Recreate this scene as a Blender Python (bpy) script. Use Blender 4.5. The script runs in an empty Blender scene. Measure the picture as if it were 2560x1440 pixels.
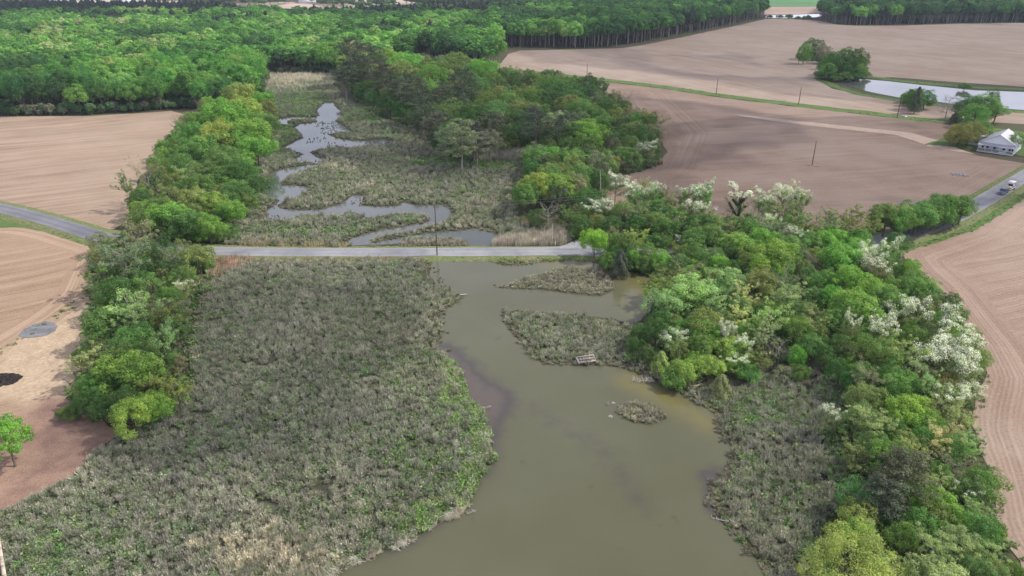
import bpy, math, random
import numpy as np
from mathutils import Vector, Matrix, noise as mnoise
from mathutils.geometry import delaunay_2d_cdt

rnd = random.Random(7)
scene = bpy.context.scene
col = scene.collection
R_ = math.radians

# ------------------------------------------------------------------ camera model
CAM_H, PITCH, FPX = 70.0, 25.0, 1762.0
_cp, _sp = math.cos(R_(PITCH)), math.sin(R_(PITCH))
def G(px, py, z=0.0):
    """world point on the plane z seen at photo pixel (2560x1440)"""
    x = (px - 1280) / FPX; u = (720 - py) / FPX
    d = Vector((x, _cp + u * _sp, -_sp + u * _cp))
    t = (z - CAM_H) / d.z
    return Vector((d.x * t, d.y * t, z))
def PX(x, y, z=0.0):
    dz = z - CAM_H
    depth = y * _cp - dz * _sp
    up = y * _sp + dz * _cp
    return 1280 + FPX * x / depth, 720 - FPX * up / depth
def PXa(a, z=0.0):
    dz = z - CAM_H
    depth = a[:, 1] * _cp - dz * _sp
    up = a[:, 1] * _sp + dz * _cp
    return np.stack([1280 + FPX * a[:, 0] / depth, 720 - FPX * up / depth], 1)
def L(s):
    v = [float(t) for t in s.replace(',', ' ').split()]
    return [(v[i], v[i + 1]) for i in range(0, len(v), 2)]
def ring(s, z=0.0):
    return [tuple(G(x, y, z)[:2]) for x, y in L(s)]

cam = bpy.data.cameras.new('camera'); camo = bpy.data.objects.new('camera', cam); col.objects.link(camo)
cam.sensor_width = 36; cam.lens = 36 * FPX / 2560
cam.clip_start = 0.5; cam.clip_end = 12000
camo.location = (0, 0, CAM_H); camo.rotation_euler = (R_(90 - PITCH), 0, 0)
scene.camera = camo

# ------------------------------------------------------------------ tagging helpers
def tag(o, label=None, cat=None, group=None, kind=None):
    if label: o['label'] = label
    if cat: o['category'] = cat
    if group: o['group'] = group
    if kind: o['kind'] = kind
    return o
def empty(name, loc=(0, 0, 0), rz=0.0):
    o = bpy.data.objects.new(name, None); o.location = loc; o.rotation_euler = (0, 0, rz)
    o.empty_display_size = 0.5
    col.objects.link(o); return o

def mk(name, V, F, mats=(), midx=None, fattr=None, vattr=None, smooth=False):
    """mesh datablock from arrays; F may be an (n,3)/(n,4) array or a list of tuples"""
    me = bpy.data.meshes.new(name)
    V = np.asarray(V, dtype=np.float32).reshape(-1, 3)
    if isinstance(F, np.ndarray) and F.ndim == 2:
        n, k = F.shape
        me.vertices.add(len(V)); me.vertices.foreach_set('co', V.ravel())
        me.loops.add(n * k); me.loops.foreach_set('vertex_index', F.astype(np.int32).ravel())
        me.polygons.add(n)
        me.polygons.foreach_set('loop_start', np.arange(0, n * k, k, dtype=np.int32))
        me.update(calc_edges=True)
    else:
        me.from_pydata([tuple(map(float, v)) for v in V], [], [tuple(map(int, f)) for f in F]); me.update()
    for m in mats: me.materials.append(m)
    if midx is not None: me.polygons.foreach_set('material_index', np.asarray(midx, dtype=np.int32))
    if smooth: me.polygons.foreach_set('use_smooth', np.ones(len(me.polygons), dtype=bool))
    for nm, arr in (fattr or {}).items():
        a = me.attributes.new(nm, 'FLOAT', 'FACE'); a.data.foreach_set('value', np.asarray(arr, dtype=np.float32))
    for nm, arr in (vattr or {}).items():
        a = me.attributes.new(nm, 'FLOAT', 'POINT'); a.data.foreach_set('value', np.asarray(arr, dtype=np.float32))
    return me
def ob(name, me, parent=None, loc=None):
    o = bpy.data.objects.new(name, me); col.objects.link(o)
    if parent is not None: o.parent = parent
    if loc is not None: o.location = loc
    return o

# ------------------------------------------------------------------ shader node helper
class NT:
    def __init__(s, name):
        s.m = bpy.data.materials.new(name); s.m.use_nodes = True
        s.t = s.m.node_tree; s.n = s.t.nodes; s.b = s.n['Principled BSDF']; s.out = s.n['Material Output']
    def new(s, ty, **kw):
        n = s.n.new(ty)
        for k, v in kw.items(): setattr(n, k, v)
        return n
    def lk(s, a, b): s.t.links.new(a, b)
    def setin(s, sock, v):
        if hasattr(v, 'links') or isinstance(v, bpy.types.NodeSocket): s.lk(v, sock)
        else: sock.default_value = v
    def math(s, op, a, b=None, c=None, clamp=False):
        n = s.new('ShaderNodeMath', operation=op, use_clamp=clamp)
        for i, v in enumerate((a, b, c)):
            if v is not None: s.setin(n.inputs[i], v)
        return n.outputs[0]
    def mix(s, f, a, b, blend='MIX'):
        n = s.new('ShaderNodeMix', data_type='RGBA', blend_type=blend)
        s.setin(n.inputs[0], f)
        for i, v in ((6, a), (7, b)):
            if isinstance(v, tuple): v = (*v, 1.0)
            s.setin(n.inputs[i], v)
        return n.outputs[2]
    def noise(s, vec, scale, detail=3.0, rough=0.55):
        n = s.new('ShaderNodeTexNoise'); n.inputs['Scale'].default_value = scale
        n.inputs['Detail'].default_value = detail; n.inputs['Roughness'].default_value = rough
        if vec is not None: s.lk(vec, n.inputs['Vector'])
        return n.outputs['Fac']
    def pos(s): return s.new('ShaderNodeNewGeometry').outputs['Position']
    def attr(s, name, kind='GEOMETRY', out='Fac'):
        n = s.new('ShaderNodeAttribute', attribute_name=name); n.attribute_type = kind
        return n.outputs[out]
    def mapr(s, v, a, b, c=0.0, d=1.0, smooth=False):
        n = s.new('ShaderNodeMapRange'); n.clamp = True
        if smooth: n.interpolation_type = 'SMOOTHSTEP'
        s.setin(n.inputs[0], v)
        for i, q in enumerate((a, b, c, d)): n.inputs[i + 1].default_value = q
        return n.outputs[0]
    def base(s, c, rough=0.9, spec=0.2):
        s.setin(s.b.inputs['Base Color'], (*c, 1.0) if isinstance(c, tuple) else c)
        s.b.inputs['Roughness'].default_value = rough
        s.b.inputs['Specular IOR Level'].default_value = spec
        return s.m
    def bump(s, h, strength=0.5, dist=0.1):
        n = s.new('ShaderNodeBump'); n.inputs['Strength'].default_value = strength
        n.inputs['Distance'].default_value = dist; s.lk(h, n.inputs['Height'])
        s.lk(n.outputs[0], s.b.inputs['Normal'])

def simple(name, c, rough=0.8, spec=0.3, var=0.18, scale=3.0, metal=0.0):
    t = NT(name)
    f = t.noise(t.pos(), scale, 4)
    g = t.mapr(f, 0.3, 0.7, 1 - var, 1 + var)
    v = t.new('ShaderNodeVectorMath', operation='SCALE'); v.inputs[0].default_value = c; t.lk(g, v.inputs['Scale'])
    t.lk(v.outputs[0], t.b.inputs['Base Color'])
    t.b.inputs['Roughness'].default_value = rough; t.b.inputs['Specular IOR Level'].default_value = spec
    t.b.inputs['Metallic'].default_value = metal
    return t.m

def leaf_mat(name, source, trans=0.42, fixed=None, hue=0.06):
    """source: OBJECT colour, INSTANCER tint, or fixed"""
    t = NT(name)
    if source == 'OBJECT': c = t.new('ShaderNodeObjectInfo').outputs['Color']
    elif source == 'INSTANCER': c = t.attr('tint', 'INSTANCER', 'Color')
    else:
        n = t.new('ShaderNodeRGB'); n.outputs[0].default_value = (*fixed, 1); c = n.outputs[0]
    v = t.attr('v')
    h = t.new('ShaderNodeHueSaturation')
    t.lk(c, h.inputs['Color'])
    t.lk(t.mapr(v, -1, 1, 0.5 + hue * 0.65, 0.5 - hue * 0.15), h.inputs['Hue'])
    t.lk(t.mapr(v, -1, 1, 0.60, 1.42), h.inputs['Value'])
    big = t.noise(t.pos(), 0.35, 2)
    h2 = t.new('ShaderNodeHueSaturation'); t.lk(h.outputs[0], h2.inputs['Color'])
    t.lk(t.mapr(big, 0.3, 0.7, 0.86, 1.34), h2.inputs['Value']); h2.inputs['Saturation'].default_value = .91
    cc = h2.outputs[0]
    t.lk(cc, t.b.inputs['Base Color']); t.b.inputs['Roughness'].default_value = 0.6
    t.b.inputs['Specular IOR Level'].default_value = 0.22
    if trans > 0:
        tr = t.new('ShaderNodeBsdfTranslucent')
        tc = t.mix(1.0, cc, (1.15, 1.25, 0.55), 'MULTIPLY'); t.lk(tc, tr.inputs['Color'])
        mx = t.new('ShaderNodeMixShader'); mx.inputs[0].default_value = trans
        t.lk(t.b.outputs[0], mx.inputs[1]); t.lk(tr.outputs[0], mx.inputs[2]); t.lk(mx.outputs[0], t.out.inputs[0])
    return t.m

M = {}
M['leaf'] = leaf_mat('leaf', 'OBJECT')
M['leaf_far'] = leaf_mat('leaf_far', 'INSTANCER', trans=0.36)
M['needle'] = leaf_mat('needle', 'OBJECT', trans=0.15, hue=0.03)
M['blossom'] = leaf_mat('blossom', 'FIXED', trans=0.35, fixed=(0.80, 0.80, 0.77), hue=0.02)
M['blade'] = leaf_mat('blade', 'INSTANCER', trans=0.2, hue=0.05)
M['bark'] = simple('bark', (0.13, 0.105, 0.085), 0.95, 0.1, 0.35, 4)
M['bark_pale'] = simple('bark_pale', (0.30, 0.27, 0.235), 0.95, 0.1, 0.3, 4)
M['deadwood'] = simple('deadwood', (0.50, 0.47, 0.45), 0.9, 0.1, 0.25, 5)

# ------------------------------------------------------------------ geometry: polygons on the ground
def inside(P, ringpts):
    x, y = P[:, 0], P[:, 1]; r = np.asarray(ringpts); n = len(r)
    res = np.zeros(len(P), bool); j = n - 1
    for i in range(n):
        xi, yi = r[i]; xj, yj = r[j]
        if yi != yj:
            c = ((yi > y) != (yj > y)) & (x < (xj - xi) * (y - yi) / (yj - yi) + xi)
            res ^= c
        j = i
    return res
def dist_line(P, line, closed=False):
    r = np.asarray(line, float)
    if closed: r = np.vstack([r, r[:1]])
    d = np.full(len(P), 1e9)
    for a, b in zip(r[:-1], r[1:]):
        ab = b - a; l2 = max((ab ** 2).sum(), 1e-9)
        t = np.clip(((P - a) @ ab) / l2, 0, 1)
        q = a + t[:, None] * ab
        d = np.minimum(d, np.hypot(*(P - q).T))
    return d
def sdist(P, rg):
    d = dist_line(P, rg, True); return np.where(inside(P, rg), d, -d)
def smooth(x, a, b):
    t = np.clip((x - a) / (b - a), 0, 1); return t * t * (3 - 2 * t)
def subdiv(rg, step, jag, seed, closed=True):
    out = []; n = len(rg); last = n if closed else n - 1
    for i in range(last):
        a = Vector(rg[i]); b = Vector(rg[(i + 1) % n]); l = (b - a).length
        k = max(1, int(l / step)); k = min(k, 60)
        nr = Vector((-(b - a).y, (b - a).x)).normalized() if l > 0 else Vector((0, 0))
        for j in range(k):
            p = a.lerp(b, j / k)
            if jag:
                w = mnoise.noise(Vector((p.x * 0.12, p.y * 0.12, seed))) * jag * 1.6
                w += mnoise.noise(Vector((p.x * 0.5, p.y * 0.5, seed + 9))) * jag
                p = p + nr * w
            out.append((p.x, p.y))
    if not closed: out.append(tuple(rg[-1]))
    return out
def sheet(name, rg, z, mat, step=4.0, jag=0.0, grid=0.0, attrs=None, zfun=None, seed=1.0, label=None):
    pts = subdiv(rg, step, jag, seed)
    nb = len(pts)
    edges = [(i, (i + 1) % nb) for i in range(nb)]
    A = np.asarray(pts)
    if grid:
        x0, y0 = A.min(0); x1, y1 = A.max(0)
        gx, gy = np.meshgrid(np.arange(x0, x1, grid), np.arange(y0, y1, grid))
        Q = np.stack([gx.ravel(), gy.ravel()], 1)
        Q = Q + np.random.RandomState(3).uniform(-.2, .2, Q.shape) * grid
        Q = Q[inside(Q, pts)]
        Q = Q[dist_line(Q, pts, True) > grid * 0.35]
        A = np.vstack([A, Q])
    r = delaunay_2d_cdt([Vector(p) for p in A], edges, [], 1, 1e-4)
    V = np.array([(v.x, v.y) for v in r[0]]); F = r[2]
    Z = np.full(len(V), z) if zfun is None else z + zfun(V)
    va = {k: f(V) for k, f in (attrs or {}).items()}
    me = mk(name, np.column_stack([V, Z]), F, [mat], vattr=va, smooth=zfun is not None)
    for p in me.polygons:
        if p.normal.z < 0: p.flip()
    o = ob(name, me)
    o['kind'] = 'structure'
    if label: o['label'] = label
    return o

# key outlines ------------------------------------------------------ (pixels of the photograph, projected on the ground)
ROADZ = 0.55
road_px = L("-700 405 -300 466 -120 493 0 519 60 534 140 556 205 577 270 597 340 611 420 620 520 626 650 629 800 630 1000 630 1200 629 1330 628 1420 627 1520 630 1640 633 1760 634 1900 629 2050 617 2180 602 2280 585 2360 556 2435 517 2500 477 2560 440 2640 395 2800 300")
road = [tuple(G(x, y, ROADZ)[:2]) for x, y in road_px]
# smooth the centre line
def chaikin(l, n=2):
    for _ in range(n):
        o = [l[0]]
        for a, b in zip(l[:-1], l[1:]):
            a = np.array(a); b = np.array(b)
            o += [tuple(a * .75 + b * .25), tuple(a * .25 + b * .75)]
        o.append(l[-1]); l = o
    return l
road = chaikin(road, 2)
W_low = ring("1083 650 1130 644 1200 644 1232 654 1275 664 1310 660 1350 652 1392 650 1440 652 1480 657 1530 668 1580 680 1625 694 1660 730 1640 765 1600 800 1565 812 1540 798 1480 792 1400 784 1330 777 1290 777 1258 780 1256 800 1275 825 1300 855 1330 893 1360 912 1430 914 1520 914 1560 920 1600 937 1650 962 1700 987 1750 1012 1790 1037 1800 1060 1806 1085 1830 1120 1822 1160 1790 1200 1768 1235 1775 1265 1800 1300 1835 1335 1860 1370 1890 1400 1915 1440 1975 1540 780 1540 830 1437 870 1412 930 1387 985 1372 1040 1345 1075 1322 1092 1300 1140 1290 1166 1265 1180 1217 1200 1190 1228 1172 1240 1150 1226 1120 1230 1092 1215 1060 1200 1022 1168 1002 1160 960 1148 925 1112 893 1092 862 1110 830 1092 802 1100 785 1130 765 1163 742 1128 727 1090 717 1072 690 1076 668")
I_A = ring("1240 716 1270 713 1310 697 1360 684 1400 672 1440 668 1500 682 1530 702 1537 722 1500 738 1440 735 1380 727 1310 722 1245 719")
I_C = ring("1545 1017 1575 1008 1620 1010 1652 1022 1663 1050 1630 1062 1580 1052 1552 1035")
W_up = ring("868 612 875 600 905 588 960 575 1010 568 1060 560 1078 550 1072 538 1020 532 960 536 925 546 895 535 870 528 850 540 800 535 750 538 700 552 668 548 666 530 690 508 700 500 676 492 660 482 664 470 672 448 685 430 712 422 760 414 790 410 770 404 745 408 735 398 760 386 722 372 712 368 742 352 762 345 748 330 738 318 752 308 730 312 695 310 686 306 700 298 735 292 778 294 800 290 792 278 800 266 815 256 832 257 838 266 848 276 850 292 835 302 862 318 880 330 850 330 820 336 842 345 880 352 920 352 960 348 985 356 950 366 905 366 850 370 800 372 776 380 790 392 810 398 790 408 800 412 770 424 722 436 706 452 704 464 740 464 766 468 768 478 745 490 712 502 694 514 700 522 760 527 812 522 862 508 880 490 903 488 908 500 902 515 950 516 1000 514 1008 506 1040 514 1100 514 1124 520 1128 538 1110 552 1070 566 1030 574 960 590 922 602 990 592 1060 585 1140 578 1190 574 1228 582 1252 606 1248 615 1180 616 1170 608 1080 604 1000 608 940 613")
I_U1 = ring("920 604 935 596 985 586 1030 576 1060 572 1066 580 1020 590 960 602 930 608")
I_U2 = ring("1008 598 1060 594 1120 596 1165 602 1170 612 1100 613 1010 613")
I_U3 = ring("718 304 745 298 790 299 792 304 760 309 722 308")
P_right = ring("2100 206 2122 199 2160 198 2220 203 2300 212 2380 220 2440 226 2560 230 2900 246 2900 290 2560 275 2480 269 2400 262 2330 252 2250 244 2180 231 2135 220")
FAR_W = ring("1912 44 1920 38 2045 35 2060 39 2040 43 1960 45")
WATERS = [W_low, W_up, P_right]
ISLES = [I_A, I_C, I_U1, I_U2, I_U3]
def in_water(P, grow=0.0):
    w = np.zeros(len(P), bool)
    for r in WATERS: w |= (sdist(P, r) > grow)
    for r in ISLES: w &= ~inside(P, r)
    return w

# ------------------------------------------------------------------ ground materials
def ground_mat():
    t = NT('ground'); p = t.pos()
    a = t.noise(p, 0.02, 4); b = t.noise(p, 0.6, 4); c = t.noise(p, 4.0, 3)
    k = t.mix(t.mapr(a, .4, .6), (0.055, 0.075, 0.025), (0.085, 0.07, 0.045))
    k = t.mix(t.mapr(b, .4, .65), k, (0.05, 0.06, 0.03))
    k = t.mix(t.mapr(c, .35, .7, 0, .5), k, (0.15, 0.12, 0.085))
    return t.base(k, 0.95, 0.1)
def grass_mat(name='grass_verge', c1=(0.15, 0.21, 0.06), c2=(0.21, 0.22, 0.10), dry=(0.36, 0.31, 0.20), dryamt=0.5):
    t = NT(name); p = t.pos()
    a = t.noise(p, 0.12, 4); b = t.noise(p, 1.3, 5, .65); c = t.noise(p, 6, 2)
    k = t.mix(t.mapr(a, .35, .65), c1, c2)
    k = t.mix(t.mapr(b, .5, .72, 0, dryamt * 2), k, dry)
    k = t.mix(t.mapr(c, .3, .7, .45, 0), k, (0.03, 0.05, 0.015))
    t.bump(b, .6, .3)
    return t.base(k, 0.95, 0.1)
def marsh_mat():
    t = NT('marsh_mud'); p = t.pos()
    a = t.noise(p, 0.25, 5, .6); b = t.noise(p, 1.6, 4, .6); c = t.noise(p, 0.05, 3)
    k = t.mix(t.mapr(a, .42, .6), (0.045, 0.036, 0.028), (0.10, 0.09, 0.065))
    k = t.mix(t.mapr(b, .48, .62, 0, .85), k, (0.06, 0.095, 0.025))
    k = t.mix(t.mapr(c, .5, .65, 0, .4), k, (0.13, 0.11, 0.09))
    t.bump(b, .7, .25)
    return t.base(k, 0.85, 0.3)
def lawn_mat():
    return grass_mat('marsh_grass_base', (0.075, 0.12, 0.03), (0.13, 0.15, 0.06), (0.22, 0.18, 0.13), .4)

def field_mat(name, cA, cB, angle, hl=14.0, row=0.76, rowamp=0.10, light=(0.55, 0.40, 0.29), streak=1.0):
    t = NT(name); p = t.pos()
    mp = t.new('ShaderNodeMapping'); mp.inputs['Rotation'].default_value = (0, 0, R_(angle)); t.lk(p, mp.inputs['Vector'])
    sx = t.new('ShaderNodeSeparateXYZ'); t.lk(mp.outputs[0], sx.inputs[0])
    ed = t.attr('ed'); u0 = sx.outputs[0]; v0 = sx.outputs[1]
    wob = t.math('MULTIPLY', t.noise(p, 0.018, 2), 14.0)
    hm = t.mapr(t.math('ADD', ed, t.math('MULTIPLY', t.noise(p, 0.03, 2), 3.0)), hl, hl + 1.5, 1, 0)
    u = t.math('ADD', t.math('MULTIPLY', ed, hm), t.math('MULTIPLY', t.math('ADD', u0, wob), t.math('SUBTRACT', 1.0, hm)))
    v = v0
    def cmb(su, sv):
        c = t.new('ShaderNodeCombineXYZ'); t.lk(t.math('MULTIPLY', u, su), c.inputs[0]); t.lk(t.math('MULTIPLY', v, sv), c.inputs[1]); return c.outputs[0]
    big = t.noise(p, 0.011, 4, .6)
    mid = t.noise(p, 0.06, 4, .6)
    k = t.mix(t.mapr(t.math('ADD', t.math('MULTIPLY', big, .6), t.math('MULTIPLY', mid, .4)), .42, .58), cA, cB)
    st = t.noise(cmb(0.33, 0.010), 1.0, 4, .7)          # passes of the drill
    k = t.mix(t.mapr(st, .42, .66, 0, .55 * streak), k, light)
    st2 = t.noise(cmb(1.6, 0.03), 1.0, 3, .7)
    k = t.mix(t.mapr(st2, .3, .62, .30 * streak, 0), k, (cA[0] * .55, cA[1] * .52, cA[2] * .5))
    # planted rows
    s = t.math('SINE', t.math('MULTIPLY', u, 2 * math.pi / row))
    rg_ = t.math('MULTIPLY', t.math('ADD', t.math('MULTIPLY', s, .5), .5), t.mapr(t.noise(p, .5, 3), .3, .6, .3, 1))
    k = t.mix(t.math('MULTIPLY', rg_, rowamp * 3), k, (cA[0] * .5, cA[1] * .5, cA[2] * .5))
    # wheel tracks every 9 m
    w = t.math('ABSOLUTE', t.math('SUBTRACT', t.math('FRACT', t.math('MULTIPLY', u, 1 / 9.0)), .5))
    tr = t.mapr(t.math('ABSOLUTE', t.math('SUBTRACT', w, .10)), .0, .03, .22, 0)
    k = t.mix(t.math('MULTIPLY', tr, t.mapr(mid, .35, .6, .2, 1)), k, light)
    # stubble and clods
    fine = t.noise(p, 2.2, 5, .75)
    k = t.mix(t.mapr(fine, .52, .75, 0, .5), k, (0.56, 0.45, 0.335))
    k = t.mix(t.mapr(fine, .25, .45, .45, 0), k, (cA[0] * .5, cA[1] * .46, cA[2] * .42))
    # zones carried by the ground itself: straw, wood chips, damp
    a1 = t.math('MULTIPLY', t.attr('straw'), t.mapr(t.noise(p, .35, 5, .7), .3, .62, .35, 1))
    k = t.mix(a1, k, t.mix(t.mapr(t.noise(p, 1.5, 5, .7), .3, .7), (0.34, 0.25, 0.17), (0.60, 0.48, 0.33)))
    a2 = t.attr('chips')
    ch = t.mix(t.mapr(t.noise(p, .22, 4, .6), .35, .65), (0.20, 0.125, 0.10), (0.33, 0.215, 0.155))
    ch = t.mix(t.mapr(t.noise(p, 5, 3, .7), .55, .7, 0, .75), ch, (0.46, 0.34, 0.25))
    ch = t.mix(t.mapr(t.noise(p, 3, 3, .7), .3, .45, .6, 0), ch, (0.09, 0.055, 0.045))
    k = t.mix(a2, k, ch)
    k = t.mix(t.attr('damp'), k, (cA[0] * .45, cA[1] * .43, cA[2] * .44))
    t.bump(fine, .35, .12)
    return t.base(k, 0.97, 0.08)

def water_mat(name, deep, alt, rough=0.06, ripple=0.22):
    t = NT(name); p = t.pos()
    big = t.noise(p, 0.03, 3)
    k = t.mix(t.mapr(big, .4, .62), deep, alt)
    blot = t.noise(p, 0.25, 4, .6)
    k = t.mix(t.mapr(blot, .64, .76, 0, .45), k, (deep[0] * .5, deep[1] * .5, deep[2] * .55))
    mud = t.attr('mud'); mw = t.math('ADD', mud, t.math('MULTIPLY', t.math('SUBTRACT', t.noise(p, 0.35, 4, .6), .5), .5))
    k = t.mix(t.math('MULTIPLY', t.mapr(mw, .2, .7, 0, 1, True), t.mapr(mud, .02, .2)), k, (0.066, 0.060, 0.054))
    k = t.mix(t.math('MULTIPLY', t.mapr(mw, .6, .95, 0, 1, True), t.mapr(mud, .02, .2)), k, (0.098, 0.080, 0.070))
    k = t.mix(t.attr('gold'), k, (0.20, 0.17, 0.045))
    mp = t.new('ShaderNodeMapping'); mp.inputs['Scale'].default_value = (1.0, 2.2, 1); t.lk(p, mp.inputs['Vector'])
    rp = t.noise(mp.outputs[0], 1.6, 4, .6)
    t.bump(rp, ripple, .08)
    m = t.base(k, rough, 0.5)
    t.b.inputs['IOR'].default_value = 1.33
    t.lk(t.mapr(t.noise(p, .05, 3), .35, .65, rough * .6, rough * 2.2), t.b.inputs['Roughness'])
    return m
def road_mat():
    t = NT('asphalt'); p = t.pos()
    u = t.attr('u')   # metres from the centre line
    a = t.noise(p, .08, 4, .6); b = t.noise(p, 3.0, 4, .7)
    k = t.mix(t.mapr(a, .38, .62), (0.19, 0.195, 0.21), (0.30, 0.30, 0.31))
    vn = t.new('ShaderNodeTexVoronoi', feature='DISTANCE_TO_EDGE'); vn.inputs['Scale'].default_value = .22; t.lk(p, vn.inputs['Vector'])
    k = t.mix(t.mapr(vn.outputs['Distance'], 0, .012, .5, 0), k, (0.09, 0.09, 0.09))
    au = t.math('ABSOLUTE', u)
    wt = t.mapr(t.math('ABSOLUTE', t.math('SUBTRACT', au, 1.25)), 0, .7, .5, 0)
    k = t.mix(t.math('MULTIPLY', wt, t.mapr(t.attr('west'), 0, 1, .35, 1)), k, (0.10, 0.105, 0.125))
    k = t.mix(t.mapr(t.math('ADD', au, t.math('MULTIPLY', b, .5)), 2.7, 3.2, 0, .8), k, (0.33, 0.31, 0.29))
    k = t.mix(t.mapr(b, .35, .5, .25, 0), k, (0.12, 0.12, 0.12))
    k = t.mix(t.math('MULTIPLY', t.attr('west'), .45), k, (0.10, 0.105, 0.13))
    return t.base(k, 0.85, 0.25)

M['ground'] = ground_mat(); M['verge'] = grass_mat(); M['marsh'] = marsh_mat(); M['lawn'] = lawn_mat()
M['road'] = road_mat()
zero = lambda V: np.zeros(len(V))
def patch(rg, soft):
    return lambda V: smooth(sdist(V, rg), -soft, soft)

# ------------------------------------------------------------------ ground sheets
sheet('ground', [(-4000, -300), (4000, -300), (4000, 9000), (-4000, 9000)], -0.12, M['ground'], step=400)

CREEK = ring("640 640 590 560 610 470 650 430 600 330 660 250 640 190 840 185 900 240 1000 290 1090 330 1300 380 1330 450 1260 520 1300 590 1430 612 1440 640 1620 690 1800 760 1900 860 2060 920 2060 1100 2090 1250 2000 1400 2060 1540 -200 1540 -200 1330 0 1275 100 1235 200 1180 290 1090 370 1060 470 960 500 860 500 760 480 700 540 655 640 640")
sheet('marsh', CREEK, -0.06, M['marsh'], step=6, jag=.8, grid=14)

# fields
f_lu = ring("-900 322 -300 300 0 291 215 290 330 284 430 277 474 288 450 340 410 395 350 440 330 500 320 555 285 572 225 571 140 546 60 522 0 506 -120 482 -300 455 -700 398 -1100 360")
f_ll = ring("-700 450 -300 520 -120 550 0 567 60 566 120 576 190 596 235 610 262 628 300 720 300 820 300 940 260 1050 292 1090 240 1122 180 1190 60 1252 0 1276 -250 1370 -1200 1370 -1500 900")
f_rm = ring("1190 185 1262 181 1350 186 1480 201 1660 222 1790 242 2000 268 2150 285 2300 303 2385 310 2402 330 2330 366 2440 388 2560 408 2760 440 2700 350 2560 425 2500 462 2440 498 2380 520 2240 560 2150 575 1900 560 1600 520 1500 470 1560 432 1640 410 1700 330 1600 230 1300 200")
f_rm = ring("1190 185 1262 181 1350 186 1480 201 1660 222 1790 242 2000 268 2150 285 2300 303 2385 310 2402 330 2330 366 2440 388 2560 408 2600 412 2560 428 2500 465 2440 500 2400 530 2240 570 2150 590 1900 590 1600 560 1480 500 1560 437 1610 425 1640 414 1668 380 1640 330 1560 290 1440 262 1300 232")
f_ru = ring("1240 170 1270 135 1300 126 1420 124 1560 120 1620 110 1700 94 1780 77 1850 62 1920 46 1960 46 2045 51 2090 61 2140 64 2250 64 2400 59 2560 58 3300 58 3600 150 3000 225 2560 217 2400 206 2230 193 2170 196 2040 180 2044 200 2080 222 2180 240 2350 263 2480 278 2560 282 2900 300 2900 360 2560 310 2390 302 2300 296 2150 277 2000 261 1790 235 1660 214 1480 194 1350 179")
f_rl = ring("2700 400 2560 488 2500 530 2430 572 2330 604 2250 628 2270 660 2330 715 2380 790 2430 860 2462 930 2440 1000 2430 1060 2452 1120 2475 1210 2490 1300 2520 1360 2545 1400 2560 1440 2600 1540 3600 1540 3600 400")
edge_rl = ring("2700 400 2560 488 2500 530 2430 572 2330 604 2250 628 2270 660 2330 715 2380 790 2430 860 2462 930 2440 1000 2430 1060 2452 1120 2475 1210 2490 1300 2520 1360 2545 1400 2560 1440 2600 1540")
edge_ll = ring("0 567 60 566 120 576 190 596 235 610 262 628 225 730 130 800 0 880 -150 980")
edge_rm = ring("2560 428 2500 465 2440 500 2400 530 2240 570 2150 590 1900 590 1600 560 1560 437 1610 425 1640 414 1690 330 1600 230 1300 200")
straw = ring("232 740 130 800 30 860 -60 930 -100 1010 60 1010 190 1000 300 1000 300 740")
chips = ring("170 1000 80 1030 -100 1040 -500 1150 -500 1500 0 1400 300 1150 320 1000")
def wig(V, s, a):
    return np.array([mnoise.noise(Vector((x * s, y * s, 4.2))) for x, y in V]) * a
def strawf(V): return smooth(sdist(V, straw) + wig(V, .12, 8), -3, 3)
def chipsf(V): return smooth(sdist(V, chips) + wig(V, .12, 8), -2.5, 2.5)

M['f_lu'] = field_mat('field_soil_north', (0.274, 0.199, 0.141), (0.352, 0.270, 0.201), 62, hl=-5, rowamp=.05)
M['f_ll'] = field_mat('field_soil_stubble', (0.296, 0.199, 0.130), (0.365, 0.264, 0.180), 58, hl=7, rowamp=.10, streak=1.1)
M['f_rm'] = field_mat('field_soil_brown', (0.204, 0.142, 0.104), (0.274, 0.205, 0.163), 78, hl=16, rowamp=.04, light=(0.365, 0.283, 0.229), streak=.7)
M['f_ru'] = field_mat('field_soil_far', (0.268, 0.200, 0.148), (0.338, 0.268, 0.212), -28, hl=-5, rowamp=.03, light=(0.435, 0.363, 0.317), streak=.9)
M['f_rl'] = field_mat('field_soil_east', (0.274, 0.190, 0.143), (0.344, 0.261, 0.207), 66, hl=11, rowamp=.11, light=(0.487, 0.381, 0.299), streak=.7)
edf = lambda line, off=0.0: (lambda V: dist_line(V, line) + off)
sheet('field', f_lu, -0.03, M['f_lu'], jag=.6, grid=12, attrs={'ed': edf(f_lu), 'straw': zero, 'chips': zero, 'damp': zero})
sheet('field', f_ll, -0.03, M['f_ll'], step=2, jag=.5, grid=2.2, attrs={'ed': edf(edge_ll), 'straw': strawf, 'chips': chipsf, 'damp': zero})
sheet('field', f_rm, -0.03, M['f_rm'], jag=.6, grid=8, attrs={'ed': edf(edge_rm), 'straw': zero, 'chips': zero,
      'damp': lambda V: .55 * smooth(sdist(V, ring("2235 306 2290 310 2275 318 2245 314")), -6, 3)})
sheet('field', f_ru, -0.03, M['f_ru'], step=12, jag=.8, grid=25, attrs={'ed': edf(f_ru), 'straw': zero, 'chips': zero, 'damp': zero})
sheet('field', f_rl, -0.03, M['f_rl'], step=2, jag=.5, grid=4, attrs={'ed': edf(edge_rl), 'straw': zero, 'chips': zero, 'damp': zero})
# pale track worn across the brown field
sheet('farm_track', ring("1835 286 1900 292 2100 313 2280 332 2340 350 2400 372 2440 386 2330 368 2290 352 2240 337 2080 320 1900 298"), 0.0,
      simple('track_soil', (0.42, 0.32, 0.25), 0.95, .1, .12, .4), step=6, jag=.5)
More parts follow.
